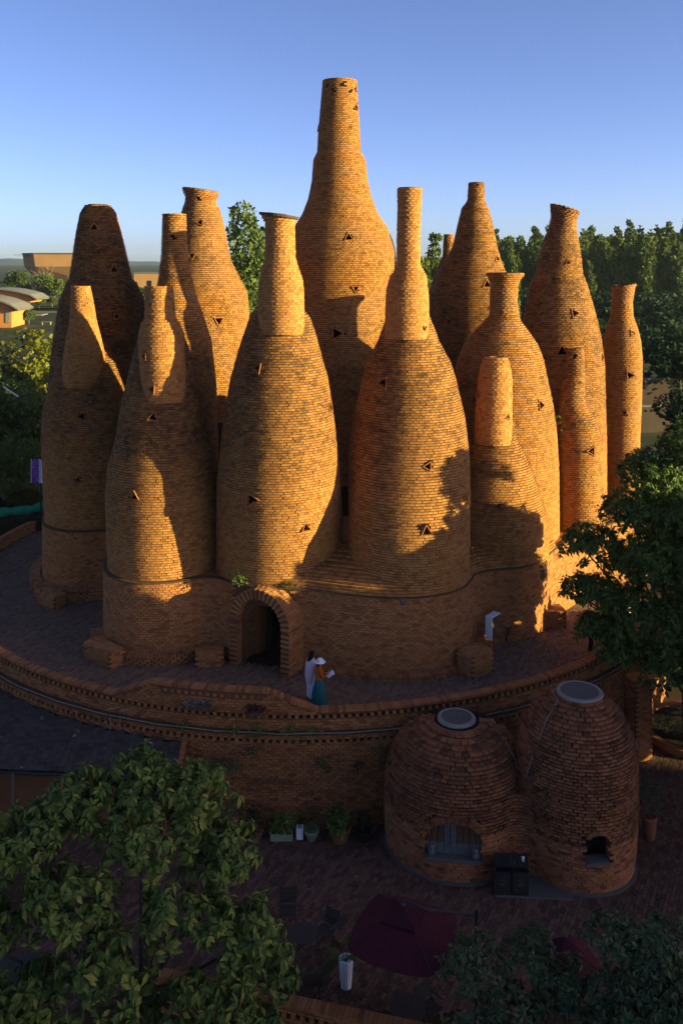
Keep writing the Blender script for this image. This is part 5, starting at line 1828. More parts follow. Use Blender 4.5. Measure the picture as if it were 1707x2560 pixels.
# the flared tan building
FB = empty('flared_building', (-140, 455, 2), 'tan brick building that widens upwards, far behind the blunt cone tower', 'building')
zt, zm, zb = 19.2, 13.2, 3.0
tp = [(-155, 445), (-144.7, 430), (-112, 431), (-112, 470), (-155, 470)]
md = [(-154.6, 446), (-144.4, 432), (-112, 433), (-112, 469), (-154.6, 469)]
bt = [(-147, 452), (-141.6, 444), (-112, 443), (-112, 462), (-147, 462)]
V = np.array([(*p, zt) for p in tp] + [(*p, zm) for p in md] + [(*p, zb) for p in bt], float)
n = 5
q = np.arange(n)
F = np.vstack([np.stack([q, (q + 1) % n, (q + 1) % n + n, q + n], -1), np.stack([q + n, (q + 1) % n + n, (q + 1) % n + 2 * n, q + 2 * n], -1)])
from_mixed('wall', V, F, [M['tan_wall']], [0] * 10, FB)
g = G()
for a, b in zip(tp, tp[1:]):
    a, b = np.array(a), np.array(b)
    g.box(((a[0] + b[0]) / 2, (a[1] + b[1]) / 2, zt + .2), (np.linalg.norm(b - a) + .5, .6, .45), math.atan2(b[1] - a[1], b[0] - a[0]))
g.build('parapet_cap', M['brown_wall'], FB)
g = G()
g.box((-134, 451, zt - .5), (42, 36, .2))
g.build('roof', M['grey_roof'], FB)

FB2 = empty('brick_hall', (-62, 360, 3), 'tan flat-topped hall seen between the blunt cone tower and the slim tower', 'building')
g = G()
g.box((-60, 360, 6.6), (40, 14, 9.0))
g.build('wall', M['tan_wall'], FB2)
g = G()
g.box((-60, 360, 11.25), (40.6, 14.6, .3))
g.build('roof', M['grey_roof'], FB2)
for k in range(5):
    g = G()
    g.box((-74 + k * 5.5, 352.93, 7.0), (1.6, .12, 2.4))
    g.build('window', M['glass'], FB2)


def curved_hall(name, label, x0, x1, y, zb, zt, depth):
    root = empty(name, ((x0 + x1) / 2, y, zb), label, 'building')
    g = G()
    g.box(((x0 + x1) / 2, y + depth / 2, (zb + zt) / 2), (x1 - x0, depth, zt - zb), 0)
    # raised curved gable
    a = np.linspace(x0, x1, 14)
    hgt = zt + 2.6 * np.sin((a - x0) / (x1 - x0) * math.pi * .85 + .15)
    V = np.concatenate([np.column_stack([a, np.full(14, y - .02), np.full(14, zt - .1)]), np.column_stack([a, np.full(14, y - .02), hgt])])
    q = np.arange(13)
    g.add(V, np.stack([q, q + 1, q + 15, q + 14], -1))
    V2 = V + (0, depth, 0)
    g.add(V2, np.stack([q, q + 1, q + 15, q + 14], -1))
    g.build('wall', M['orange_wall'], root)
    g = G()
    xs_ = np.concatenate([a, [x1 + 2.2]])
    zz_ = np.concatenate([hgt, [zt - .6]])
    V = []
    for dz in (0.05, .5):
        for yy in (y - 1.4, y + depth + 1):
            V.append(np.column_stack([xs_, np.full(15, yy), zz_ + dz]))
    V = np.vstack(V)
    q = np.arange(14)
    F = [np.stack([q + o_, q + 1 + o_, q + 1 + p_, q + p_], -1) for o_, p_ in ((0, 15), (30, 45), (0, 30), (15, 45))]
    g.add(V, np.vstack(F))
    g.build('roof', M['grey_roof'], root)
    return root


H1 = curved_hall('orange_hall', 'far orange hall with a curved grey roof and a shaded terrace', -119, -95.6, 282, 3.0, 4.3, 10)
g = G()
g.box((-107, 284.0, 1.3), (20, 3, 3.6))
g.build('terrace_wall', M['brown_wall'], H1)
for k in range(7):
    g = G()
    g.box((-103.2 + k * .9, 282.3, 1.3), (.6, .14, 3.5))
    g.build('batten', M['wood_grey'], H1)
g = G()
g.box((-106.6, 282.4, 0.9), (2.2, .1, 2.6))
g.build('door', M['cap'], H1)
g = G()
g.box((-104, 281, -.75), (26, 6, .5))
g.build('terrace_slab', M['grey_roof'], H1)
g = G()
for k in range(6):
    g.box((-114 + k * 3.6, 279, -4.6), (.4, .4, 7.4))
tag(g.build('terrace_post', M['brown_wall'], H1), kind='stuff')
H2 = curved_hall('orange_hall', 'nearer orange hall with a curved roof at the left edge', -103, -87.2, 242, -4.0, 3.2, 10)
g = G()
g.box((-88.2, 241.9, 1.2), (1.1, .1, 3.6))
g.build('window', M['cap'], H2)

g = G()
g.lathe([(1.5, 2.2), (1.3, 2.6), (.5, 3.0), (.02, 3.1)], (-88.5, 258, gz(-88.5, 258)), 10)
o = g.build('canopy', M['teal_canvas'])
pr_ = empty('parasol', (-88.5, 258, gz(-88.5, 258)), 'small teal parasol far off in the shaded courtyard', 'parasol')
o.parent = pr_
o.matrix_parent_inverse = WM[pr_.name].inverted()
g = G()
g.tube([(-88.5, 258, gz(-88.5, 258)), (-88.5, 258, gz(-88.5, 258) + 3.0)], .05, 6)
g.build('pole', M['metal'], pr_)
zc = gz(-84, 250)
ct = empty('picnic_table', (-80.5, 250, zc), 'pale table with benches in the far shaded courtyard', 'table')
g = G()
g.box((-80.5, 250, zc + .8), (2.8, 1.0, .08))
g.build('table_top', M['cap'], ct)
for sx in (-1, 1):
    g = G()
    g.box((-80.5 + sx * 1.1, 250, zc + .38), (.1, .8, .76))
    g.build('leg', M['cap'], ct)
g = G()
g.box((-92, 312, gz(-92, 312) + .02), (44, 26, .08), R(3))
tag(g.build('lawn', M['leaf_olive']), kind='structure')
g = G()
g.box((-92, 292, gz(-92, 292) + .05), (40, 9, .08), R(2))
tag(g.build('road', M['grey_roof']), kind='structure')

# near left: yellow bush, dark trees, clipped bush, tarp, banner
T_Y = card_tree('yellow_tree', M['leaf_yellow'], M['bark'], 8, round_lobes(10, 3.4, 16, 8), 4200, 0.26, .2)
put('yellow_tree', T_Y, (-24.0, 68, -.6), 1.12, .3, 'yellow-green sunlit tree beside the blunt cone tower')
put('yellow_tree', T_Y, (-22.2, 72, -.6), 0.95, 2.2, 'smaller yellow tree touching the edge of the leftmost tower')
T_G = card_tree('shaded_tree', M['leaf_far'], M['bark'], 8, round_lobes(9.5, 3.3, 18, 12), 5200, 0.24, .2)
for x, y, s, r_, lb in ((-25.5, 65, 1.08, .4, 'grey-green shaded tree at the left edge beside the yellow tree'), (-20.2, 61, .86, 2.1, 'dark shaded tree hugging the leftmost tower'), (-22.6, 57, .78, 1.2, 'dark shaded tree above the green tarp'), (-19.6, 55.5, .6, 3.2, 'low dark tree behind the purple banner'), (-23.5, 61.5, .9, 5.0, 'dark tree in the middle of the left-hand trees')):
    put('shaded_tree', T_G, (x, y, -.4), s, r_, lb)
B_O = card_tree('clipped_bush', M['leaf_olive'], M['bark'], .8, [(0, 0, .75, 1.15, .85)], 2600, .16, .08)
put('clipped_bush', B_O, (-19.0, 54.9, .5), .9, .2, 'round olive clipped bush behind the green tarp', 'bush')
B_D = card_tree('clipped_bush', M['leaf_dark'], M['bark'], .8, [(0, 0, .7, 1.1, .8)], 1800, .16, .08)
put('clipped_bush', B_D, (-20.9, 54.3, .5), 0.8, .2, 'dark low bush at the left edge beside the green tarp', 'bush')
g = G()
ts = np.linspace(0, 1, 34)
g.tube(np.column_stack([-21.5 + ts * 6.0, 52.7 + ts * 2.6, .95 + .05 * np.sin(ts * 23) + .5 * ts ** 2 * .6]), .30 + .06 * np.sin(ts * 31) + .03 * np.sin(ts * 67), 9)
tag(g.build('green_tarp', M['tarp'], smooth=True), 'crumpled strip of green netting lying along the wall by the banner', 'tarp')
g = G()
g.box((-19.2, 53.9, .2), (8, 2.4, 1.2), R(23))
tag(g.build('flower_bed', M['soil']), kind='structure')
BN = empty('banner_sign', (-17.62, 53.6, 0), 'purple banner with pale print on a dark post left of the towers', 'sign')
g = G()
g.tube([(-17.62, 53.66, -.1), (-17.62, 53.66, 4.2)], .05, 7)
g.build('pole', M['metal'], BN)
g = G()
g.box((-17.9, 53.55, 3.42), (.46, .03, 1.36), R(-8))
g.build('banner', M['banner'], BN)
for dx in (-.25, .25):
    g = G()
    g.box((-17.9 + dx, 53.55 - dx * .14, 3.42), (.035, .05, 1.40), R(-8))
    g.build('border', M['white'], BN)
g = G()
g.box((-17.50, 53.62, 3.4), (.05, .34, 1.36), R(-20))
g.build('side_panel', M['white'], BN)
# leaning stick in the trees
g = G()
g.tube([(-19.4, 52.5, 8.5), (-18.6, 52.7, 7.9)], .05, 5)
tag(g.build('lamp_bracket', M['white']), 'pale slanting lamp arm among the dark trees at the left', 'lamp')
g = G()
g.tube([(-18.6, 52.7, 7.9), (-18.3, 52.8, 4), (-18.3, 52.8, -.2)], .018, 5)
o = g.build('lamp_post', M['metal'])
tag(o, 'thin dark post among the trees at the left', 'post')

# off to the right of the photograph: unseen wood put in to shade the plaza, its tops sized for that shade
GV_ = [card_tree('wood', M['leaf_b'], M['bark'], 9, round_lobes(10, 3.8, 12, s), 900, 0.8, .18) for s in (21, 22)]
sg = np.array((math.sin(R(SUN_AZ)), -math.cos(R(SUN_AZ))))
pg = np.array((math.cos(R(SUN_AZ)), math.sin(R(SUN_AZ))))
Vs, Fs, ms, nv = [], [], [], 0
for p_, q_, hh in [(p_ + d_, q_, h_) for p_ in np.arange(0, 31.5, 2.0) for q_, d_, h_ in ((104.0, 0.0, 13.2), (110.0, 1.3, 13.6))] + [(31.0, 11.0, 0), (32.3, 9.5, 0), (33.4, 8.2, 0), (34.5, 7.4, 0), (35.6, 7.2, 0), (37.2, 8.0, 0), (38.6, 8.4, 0), (40.0, 8.8, 0)]:  # the low last ones are added only to shade the pillar and round planter
    me = random.choice(GV_)
    near_ = q_ < 30
    v = np.empty(len(me.vertices) * 3, np.float32)
    me.vertices.foreach_get('co', v)
    v = v.reshape(-1, 3)
    f = np.empty(len(me.loops), np.int32)
    me.loops.foreach_get('vertex_index', f)
    mi = np.empty(len(me.polygons), np.int32)
    me.polygons.foreach_get('material_index', mi)
    xy = sg * (q_ + random.uniform(-1.3, 1.3) * (q_ > 30)) + pg * (p_ + random.uniform(-.8, .8) * (q_ > 30))
    gz_ = float(ground_z(np.array(xy[0]), np.array(xy[1]))) - .2
    v = v * (1, 1, 1) * (((np.interp(p_, (31, 33.4, 34.5, 35.6, 37.1, 40.0), (6.2, 5.8, 7.0, 8.2, 2.6, 2.6)) if near_ else np.interp(p_, (26, 30), (24.6, 23.2)) + random.uniform(-.6, .5)) - gz_) / v[:, 2].max())
    a = random.uniform(0, 6.28)
    rot = np.array(((math.cos(a), -math.sin(a), 0), (math.sin(a), math.cos(a), 0), (0, 0, 1)))
    Vs.append(v @ rot.T + np.array((xy[0], xy[1], gz_)))
    Fs.append(f.reshape(-1, 4) + nv)
    ms.append(mi)
    nv += len(v)
Fs = np.vstack(Fs)
tag(mk('wood', np.vstack(Vs), Fs, [M['leaf_b'], M['bark']], mi=np.concatenate(ms), attrs={'rnd': RG.random(len(Fs)) * .7}), kind='stuff')

# ------------------------------------------------------------------ tufts and baskets on the walls
def clump(name, label, loc, r, k, L, mat, cat='plant', group=None, nl=9, drop=0.0, parent=None, spread=(60, -40), wr=0.42):
    C = np.array(loc) + RG.normal(0, 1, (k, 3)) * (r, r * .6, r * .55) * .55 + np.column_stack([np.zeros(k), np.zeros(k), -drop * RG.random(k)])
    A = unit(RG.normal(0, .5, (k, 3)) + (0, -.25, 1))
    P, D, U, Lv = rosettes(C, A, nl, L, spread)
    V, _, _ = leaf_arrays(P, D, U, Lv, Lv * wr, .25)
    Fq = (np.arange(len(V))[:, None, None] * 5 + LEAF_F[None]).reshape(-1, 3)
    o = mk(name, V.reshape(-1, 3), Fq, mat, parent, attrs={'rnd': np.repeat(RG.random(len(V)) * .95, 4)})
    return tag(o, label, cat, group) if label else tag(o, kind='stuff')


def on_ring(x, rad):
    return TCY - math.sqrt(rad * rad - (x - TCX) ** 2)


clump('wild_plant', 'bright yellow-green plant growing on the ledge left of the arch crown', (-3.95, 35.75, 3.30), .38, 22, .17, M['leaf_pale'])
clump('wild_plant', 'sparse sprig growing on the ledge right of the arch crown', (-2.05, 35.35, 3.25), .30, 8, .14, M['leaf_a'])
clump('wild_plant', 'small tuft on the ledge of the front left tower in the sunlit strip', (-6.85, 36.85, 3.18), .16, 5, .13, M['leaf_pale'])
clump('wild_plant', 'tiny tuft on the ledge at the left edge of the front left lobe', (-8.9, 37.05, 3.15), .10, 4, .10, M['leaf_a'])
clump('wild_plant', 'sprig in the crease between the two broad front towers', (-.12, 36.9, 5.0), .18, 6, .13, M['leaf_a'], drop=.4)
clump('wild_plant', 'wispy plant hanging in the gap right of the wide-shouldered tower', (10.1, 43.0, 8.7), .3, 12, .15, M['leaf_a'], drop=1.5)
clump('wild_plant', 'wispy plant hanging in the gap left of the slender tower', (12.9, 45.2, 8.6), .28, 10, .15, M['leaf_a'], drop=1.3)
clump('wild_plant', 'low growth at the foot of the crease right of the shaded tower', (8.75, 41.2, 3.6), .4, 16, .12, M['leaf_b'])
clump('ivy_patch', 'dark ivy in the shaded crease between the two left towers', (-5.15, 38.9, 5.6), .3, 22, .13, M['leaf_b'], drop=4.0)
clump('ivy_patch', 'dark ivy in the crease beside the leftmost lobe', (-10.35, 42.0, 3.6), .35, 18, .13, M['leaf_b'], drop=3.0)
for x, r, k, lb in ((-3.55, .20, 7, 'small tuft on the conduit ledge below the red basket'), (-2.75, .35, 14, 'green growth on the conduit ledge below the raised bay'), (-1.55, .5, 26, 'largest green clump on the conduit ledge below the two women'),
                    (-.95, .3, 12, 'clump on the conduit ledge just right of the largest one'), (-5.4, .22, 8, 'small tuft on the conduit ledge below the white flower basket')):
    clump('ledge_plant', lb, (x, on_ring(x, LR - .05), LZ + .12), r, k, .13, M['leaf_a'])
for x, z, r, k, d, lb in ((-2.9, -.4, .25, 9, .2, 'sprig hanging from the lower row of holes under the raised bay'), (-.55, -.7, .3, 14, .6, 'hanging plant on the retaining wall below the two women'), (1.35, -.5, .3, 12, .8, 'hanging plant on the retaining wall left of the lower dome')):
    clump('wall_plant', lb, (x, on_ring(x, LR + .08), z), r, k, .14, M['leaf_b'], drop=d)
clump('wall_plant', 'dark bushy plant high on the retaining wall right of the tiled roof', (-3.9, on_ring(-3.9, LR + .25), -.85), .62, 36, .16, M['leaf_b'], drop=.3)
clump('wall_plant', 'reddish plant on the retaining wall left of the lower dome', (.55, on_ring(.55, LR + .15), -1.0), .36, 16, .13, M['leaf_red'], drop=.3)
clump('wall_plant', 'thin row of small leaves half way up the retaining wall', (-2.4, on_ring(-2.4, LR + .06), -1.75), .6, 10, .09, M['leaf_b'])


def basket(name, label, x, z, w, mat, leaf, k):
    y = on_ring(x, TR + .16)
    root = empty(name, (x, y, z), label, 'flower basket', 'flower baskets on the parapet')
    a = math.asin((x - TCX) / TR)
    g = G()
    g.box((x, y, z + .08), (w, .2, .16), a)
    g.build('box', M['wood'], root)
    C = np.column_stack([x + RG.uniform(-w / 2, w / 2, k) * math.cos(a), y + RG.normal(0, .07, k), z + .2 + RG.normal(0, .05, k)])
    P, D, U, Lv = rosettes(C, unit(RG.normal(0, .4, (k, 3)) + (0, -.3, 1)), 9, leaf)
    V, _, _ = leaf_arrays(P, D, U, Lv, Lv * .5, .2)
    Fq = (np.arange(len(V))[:, None, None] * 5 + LEAF_F[None]).reshape(-1, 3)
    tag(mk('foliage', V.reshape(-1, 3), Fq, mat, root, attrs={'rnd': np.repeat(RG.random(len(V)), 4)}), kind='stuff')


basket('flower_basket', 'long basket of white flowers hung on the raised parapet bay', -4.85, .55, .95, M['leaf_white'], .085, 34)
basket('flower_basket', 'round basket of dark red leaves at the right end of the raised bay', -2.85, .5, .55, M['leaf_red'], .13, 22)

g = G()
g.lathe([(.005, -.12), (.08, -.09), (.12, 0), (.08, .09), (.005, .12)], (2.25, 33.78, 3.12), 14)
g.tube([(2.25, 33.80, 3.05), (2.25, 34.1, 3.0)], .03, 5)
tag(g.build('globe_lamp', M['concrete'], smooth=True), 'small unlit globe lamp on the podium ledge', 'lamp')

# ------------------------------------------------------------------ along the foot of the retaining wall
def potted(name, label, x, y, pot, potmat, w, h, leaf, mat, k, z0=PLAZA, spread=(60, -45), square=False, nl=9, up=1.0, wr=.42):
    """pot = (radius at the foot, radius at the rim, height)"""
    root = empty(name, (x, y, z0), label, 'potted plant', 'pots standing on the plaza')
    r0, r1, ph = pot
    g = G()
    s_ = 1.414 if square else 1.0
    g.lathe([(.01, 0), (r0 * s_, 0), (r0 * .6 * s_ + r1 * .45 * s_, ph * .5), (r1 * s_ * .96, ph * .85), (r1 * 1.05 * s_, ph * .88), (r1 * 1.05 * s_, ph), (r1 * .9 * s_, ph), (r1 * .88 * s_, ph * .9), (.01, ph * .9)], (x, y, z0), 4 if square else 20, rot=R(45) if square else 0)
    g.build('pot', M[potmat], root, smooth=not square)
    C = np.column_stack([x + RG.normal(0, .33, k) * w, y + RG.normal(0, .3, k) * w, z0 + ph + h * RG.uniform(.12, .85, k)])
    A = unit((C - (x, y, z0 + ph * .8)) * (1, 1, .7) + (0, 0, .35 * up))
    P, D, U, Lv = rosettes(C, A, nl, leaf, spread)
    V, _, _ = leaf_arrays(P, D, U, Lv, Lv * wr, .25)
    Fq = (np.arange(len(V))[:, None, None] * 5 + LEAF_F[None]).reshape(-1, 3)
    tag(mk('foliage', V.reshape(-1, 3), Fq, M[mat], root, attrs={'rnd': np.repeat(RG.random(len(V)), 4)}), kind='stuff')
    g = G()
    for q in C[:10]:
        g.tube([(x, y, z0 + ph * .85), (x + (q[0] - x) * .4, y + (q[1] - y) * .4, (z0 + ph + q[2]) / 2), q], .012, 4)
    g.build('stem', M['bark'], root)


potted('potted_plant', 'tall banded terracotta pot half hidden by the big-leaved tree', -3.68, 29.95, (.19, .28, .72), 'terracotta', .55, .5, .13, 'leaf_b', 20)
potted('potted_plant', 'dark bush in a small terracotta pot', -2.80, 29.9, (.17, .24, .34), 'terracotta', .75, .75, .12, 'leaf_dark', 46)
potted('potted_plant', 'snake plant with upright leaves in a square white pot', -1.36, 29.95, (.10, .115, .38), 'white', .10, .12, .42, 'leaf_c', 3, square=True, nl=8, spread=(88, 66), wr=.16)
potted('potted_plant', 'small variegated plant in a round pale green pot', -.97, 29.85, (.14, .24, .34), 'green_pot', .36, .3, .13, 'leaf_pale', 12)
potted('potted_plant', 'large leafy plant in a wide terracotta pot, rightmost along the wall', -.05, 29.8, (.24, .34, .46), 'terracotta', .80, .72, .22, 'leaf_c', 34)
potted('potted_plant', 'shadowy shrub in a dark pot next to the lower dome', .72, 29.9, (.2, .26, .32), 'soil', .6, .8, .13, 'leaf_dark', 26)
potted('potted_plant', 'shrub in a tall terracotta pot right of the taller dome', 10.05, 29.9, (.17, .24, .78), 'terracotta', .62, 1.45, .11, 'leaf_b', 90)
TRG = empty('planter', (-1.95, 29.9, PLAZA), 'low pale trough planter full of round green leaves', 'planter', 'pots standing on the plaza')
g = G()
for c, s in (((0, -.13, .12), (.72, .04, .24)), ((0, .13, .12), (.72, .04, .24)), ((-.34, 0, .12), (.04, .22, .24)), ((.34, 0, .12), (.04, .22, .24))):
    g.box((c[0] - 1.95, c[1] + 29.9, c[2] + PLAZA), s)
g.box((-1.95, 29.9, PLAZA + .1), (.64, .22, .19), 0, 1)
g.build('trough', [M['green_pot'], M['soil']], TRG)
k = 40
C = np.column_stack([-1.95 + RG.uniform(-.42, .42, k), 29.9 + RG.normal(0, .13, k), PLAZA + .3 + RG.uniform(0, .55, k)])
P, D, U, Lv = rosettes(C, unit(RG.normal(0, .4, (k, 3)) + (0, -.2, 1)), 8, .15)
V, _, _ = leaf_arrays(P, D, U, Lv, Lv * .7, .2)
tag(mk('foliage', V.reshape(-1, 3), (np.arange(len(V))[:, None, None] * 5 + LEAF_F[None]).reshape(-1, 3), M['leaf_a'], TRG, attrs={'rnd': np.repeat(RG.random(len(V)), 4)}), kind='stuff')
# white fluted planter with a banana-like plant
WP = empty('palm_planter', (.12, 23.8, PLAZA), 'tall white fluted planter with long palm leaves beside the maroon parasol', 'planter')
g = G()
a = np.linspace(0, 2 * np.pi, 24, endpoint=False)
prof = [(.13, 0), (.15, .25), (.185, .74), (.19, .76), (.165, .76), (.16, .66), (.01, .66)]
V = np.array([[(r * (1 + .04 * (q % 2)) * math.cos(t), r * (1 + .04 * (q % 2)) * math.sin(t), z) for q, t in enumerate(a)] for r, z in prof]).reshape(-1, 3) + (.12, 23.8, PLAZA)
i = np.arange(len(prof) - 1)[:, None] * 24
j = np.arange(24)[None]
g.add(V, np.stack([i + j, i + (j + 1) % 24, i + (j + 1) % 24 + 24, i + j + 24], -1).reshape(-1, 4))
g.build('pot', M['white'], WP)
for k in range(9):
    az = R(-160 + k * 41 + random.uniform(-12, 12))
    el = random.uniform(.6, 1.15)
    L = random.uniform(.85, 1.35)
    d = np.array((math.cos(az) * math.cos(el), math.sin(az) * math.cos(el), math.sin(el)))
    s = unit(np.cross(d, (0, 0, 1.)))
    n = 8
    f = np.linspace(0, 1, n)
    mid = np.array((.12, 23.8, PLAZA + .66)) + np.outer(f * L, d) - np.outer(f ** 2.2 * L * .55, (0, 0, 1))
    w = (.012 + .105 * np.clip((f - .35) / .25, 0, 1) * np.sqrt(np.clip(1 - (f - .6) ** 2 / .16, 0, 1)))[:, None]
    V = np.concatenate([mid - s * w + (0, 0, .02), mid, mid + s * w + (0, 0, .02)])
    q = np.arange(n - 1)
    mk('leaf', V, np.vstack([np.stack([q, q + 1, q + 1 + n, q + n], -1), np.stack([q + n, q + n + 1, q + 1 + 2 * n, q + 2 * n], -1)]), M['leaf_c'], WP, smooth=True).color = (random.random(), 0, 0, 1)

# ------------------------------------------------------------------ parasols, chairs, tables
def parasol(label, x, y, rot, half, zc, pole_at, vent=True):
    root = empty('parasol', (x, y, PLAZA), label, 'parasol', 'maroon parasols on the plaza')
    cr, sr = math.cos(rot), math.sin(rot)
    T = lambda p: np.array((x + p[0] * cr - p[1] * sr, y + p[0] * sr + p[1] * cr, p[2]))
    # square canopy: four gores with sagging edges
    n = 10
    V, F = [], []
    corners = [(-half, -half), (half, -half), (half, half), (-half, half)]
    g = G()
    for q in range(4):
        A, Bc = np.array(corners[q]), np.array(corners[(q + 1) % 4])
        for i_ in range(n + 1):
            f = i_ / n
            rowp = []
            for j_ in range(n + 1):
                h = j_ / n
                e = A + (Bc - A) * h
                pinch = 1 - .15 * (abs(h - .5) * 2) ** 2.2
                p = e * f * pinch
                ridge = math.sin(h * math.pi)
                z = zc + .52 * (1 - f ** 1.35) - .035 * ridge * f - .012 * math.sin(f * 9 + q) * ridge
                rowp.append(T((p[0], p[1], z)))
            V.extend(rowp)
        b0 = q * (n + 1) ** 2
        for i_ in range(n):
            for j_ in range(n):
                k0 = b0 + i_ * (n + 1) + j_
                F.append((k0, k0 + 1, k0 + n + 2, k0 + n + 1))
    V = np.array(V)
    nv = len(V)
    V2 = np.vstack([V, V - (0, 0, .012)])
    F = np.array(F)
    rim = []
    for q in range(4):
        b0 = q * (n + 1) ** 2 + n * (n + 1)
        for j_ in range(n):
            rim.append((b0 + j_, b0 + j_ + 1, b0 + j_ + 1 + nv, b0 + j_ + nv))
    can = mk('canopy', V2, np.vstack([F, F + nv, np.array(rim)]), M['maroon'], root)
    g = G()
    hv = half * .36
    P = [T((a_ * hv, b_ * hv, zc + .52 - .52 * .25 + .06)) for a_, b_ in ((-1, -1), (1, -1), (1, 1), (-1, 1))] + [T((0, 0, zc + .66))]
    P += [p - (0, 0, .07) for p in P[:4]]
    g.add(P, [(0, 1, 4, 4), (1, 2, 4, 4), (2, 3, 4, 4), (3, 0, 4, 4), (0, 1, 6, 5), (1, 2, 7, 6), (2, 3, 8, 7), (3, 0, 5, 8)])
    from_mixed('vent', np.vstack(g.V), np.vstack(g.F), [M['maroon_dark']], [0] * 8, root)
    for a_, b_ in ((-1, -1), (1, -1), (1, 1), (-1, 1)):
        g = G()
        g.tube([T((a_ * half * f, b_ * half * f, zc + .52 * (1 - f ** 1.35) - .05)) for f in (.02, .45, .84)], .014, 5)
        g.build('rib', M['metal'], root)
    g = G()
    g.lathe([(.004, .0), (.04, .0), (.05, .04), (.02, .09), (.004, .1)], T((0, 0, zc + .66)), 10)
    g.build('finial', M['concrete'], root)
    px_, py_ = pole_at
    if vent:
        g = G()
        g.tube([(px_, py_, PLAZA), (px_, py_, zc + .55)], .045, 8)
        g.build('pole', M['metal'], root)
        g = G()
        g.tube([(px_, py_, zc + .45), T((.55, .0, zc + .72)), T((0.05, 0, zc + .80)), T((0, 0, zc + .70))], .03, 6)
        g.build('boom', M['metal'], root)
        g = G()
        g.box((px_, py_, PLAZA + .06), (.8, .8, .1), rot)
        g.build('base', M['concrete'], root)
    else:
        g = G()
        g.tube([(x, y, PLAZA), (x, y, zc + .5)], .03, 8)
        g.build('pole', M['metal'], root)


parasol('square maroon parasol with a raised vent, in full view left of the dark trees', 1.52, 22.45, R(-22), 1.22, -.78, (3.3, 22.4))
parasol('second maroon parasol glimpsed through the dark trees', 5.35, 21.9, R(14), .85, -1.15, (5.35, 21.9), False)


def chair(label, x, y, rot, group='dark slatted chairs on the plaza'):
    root = empty('garden_chair', (x, y, PLAZA), label, 'chair', group)
    cr, sr = math.cos(rot), math.sin(rot)

    def T(p):
        return (x + p[0] * cr - p[1] * sr, y + p[0] * sr + p[1] * cr, PLAZA + p[2])
    for k in range(6):
        g = G()
        g.box(T((0, -.19 + k * .075, .45)), (.44, .062, .02), rot)
        g.build('seat_slat', M['rattan'], root)
    for k in range(6):
        g = G()
        g.box(T((0, .24 + k * .016, .53 + k * .065)), (.42, .02, .055), rot)
        g.build('back_slat', M['rattan'], root)
    for sx in (-1, 1):
        g = G()
        g.tube([T((sx * .22, -.22, 0)), T((sx * .22, .02, .44)), T((sx * .22, .23, .5)), T((sx * .22, .34, .90))], .016, 5)
        g.build('leg', M['metal'], root)
        g = G()
        g.tube([T((sx * .2, .26, 0)), T((sx * .2, .0, .43)), T((sx * .2, -.2, .44))], .016, 5)
        g.build('leg', M['metal'], root)
        g = G()
        g.box(T((sx * .235, .02, .65)), (.04, .42, .025), rot)
        g.build('armrest', M['rattan'], root)


chair('dark slatted chair facing out beside the drooping tree, nearest the retaining wall', -1.52, 26.0, R(0))
chair('dark slatted chair turned sideways behind the white planter', -.42, 25.2, R(-35))
chair('dark slatted chair at the bottom, left one of the two side by side', -1.42, 23.5, R(170))
chair('dark slatted chair at the bottom, right one of the two side by side', -.78, 23.45, R(190))
chair('dark slatted chair tucked in under the maroon parasol', 1.1, 21.7, R(150))
chair('second dark slatted chair in the gloom below the parasol', 2.2, 22.6, R(40))


def table(label, x, y, r, mat, h=.72):
    root = empty('round_table', (x, y, PLAZA), label, 'table', 'round tables on the plaza')
    g = G()
    g.lathe([(.01, h), (r, h), (r, h - .03), (.01, h - .03)], (x, y, PLAZA), 28)
    g.build('table_top', M[mat], root)
    for k in range(3):
        a = k * 2.094
        g = G()
        g.tube([(x + math.cos(a) * r * .75, y + math.sin(a) * r * .75, PLAZA), (x, y, PLAZA + h * .5), (x - math.cos(a) * r * .6, y - math.sin(a) * r * .6, PLAZA + h - .03)], .016, 5)
        g.build('leg', M['metal'], root)


table('dark round table between the slatted chairs', -1.08, 24.75, .42, 'rattan')
table('round table under the maroon parasol', 1.6, 22.3, .45, 'rattan')
table('pale grey round table at the bottom edge right of the parasol', 2.85, 20.7, .42, 'concrete', .75)

# low pierced wall at the bottom edge
LW = empty('low_brick_wall', (-1, 21.9, PLAZA), 'low brick wall with a row of holes at the bottom edge of the plaza', 'wall')
LP = np.column_stack([np.linspace(-5.5, 3.0, 80), 23.25 - np.linspace(0, 8.5, 80) * .26])
g = G()
strip(g, LP, [(-.04, PLAZA), (-.04, -2.66), (-.16, -2.66), (-.16, -2.53), (-.04, -2.53), (-.04, -2.34), (-.28, -2.34), (-.28, PLAZA)])
g.build('wall_core', M['mortar'], LW)
B = Bricks()
path_bricks(B, LP, PLAZA, -2.66, worn=.4)
path_bricks(B, LP, -2.53, -2.38, worn=.4, pitch=.075)
Q, _ = resample(LP, .235)
T, Nn = path_frames(Q)
B.add(np.column_stack([Q - Nn * .07, np.full(len(Q), -2.595)]), np.column_stack([T, np.zeros(len(Q))]), np.column_stack([Nn, np.zeros(len(Q))]), (0, 0, 1), (.115, .13, .12), worn=.4)
Q, _ = resample(LP, .118)
T, Nn = path_frames(Q)
B.add(np.column_stack([Q - Nn * .14, np.full(len(Q), -2.335)]), np.column_stack([T, np.zeros(len(Q))]), np.column_stack([Nn, np.zeros(len(Q))]), (0, 0, 1), (.106, .31, .085), worn=.4)
place_bricks(B, M['wall'], LW, most=120, closed=True, check=False)

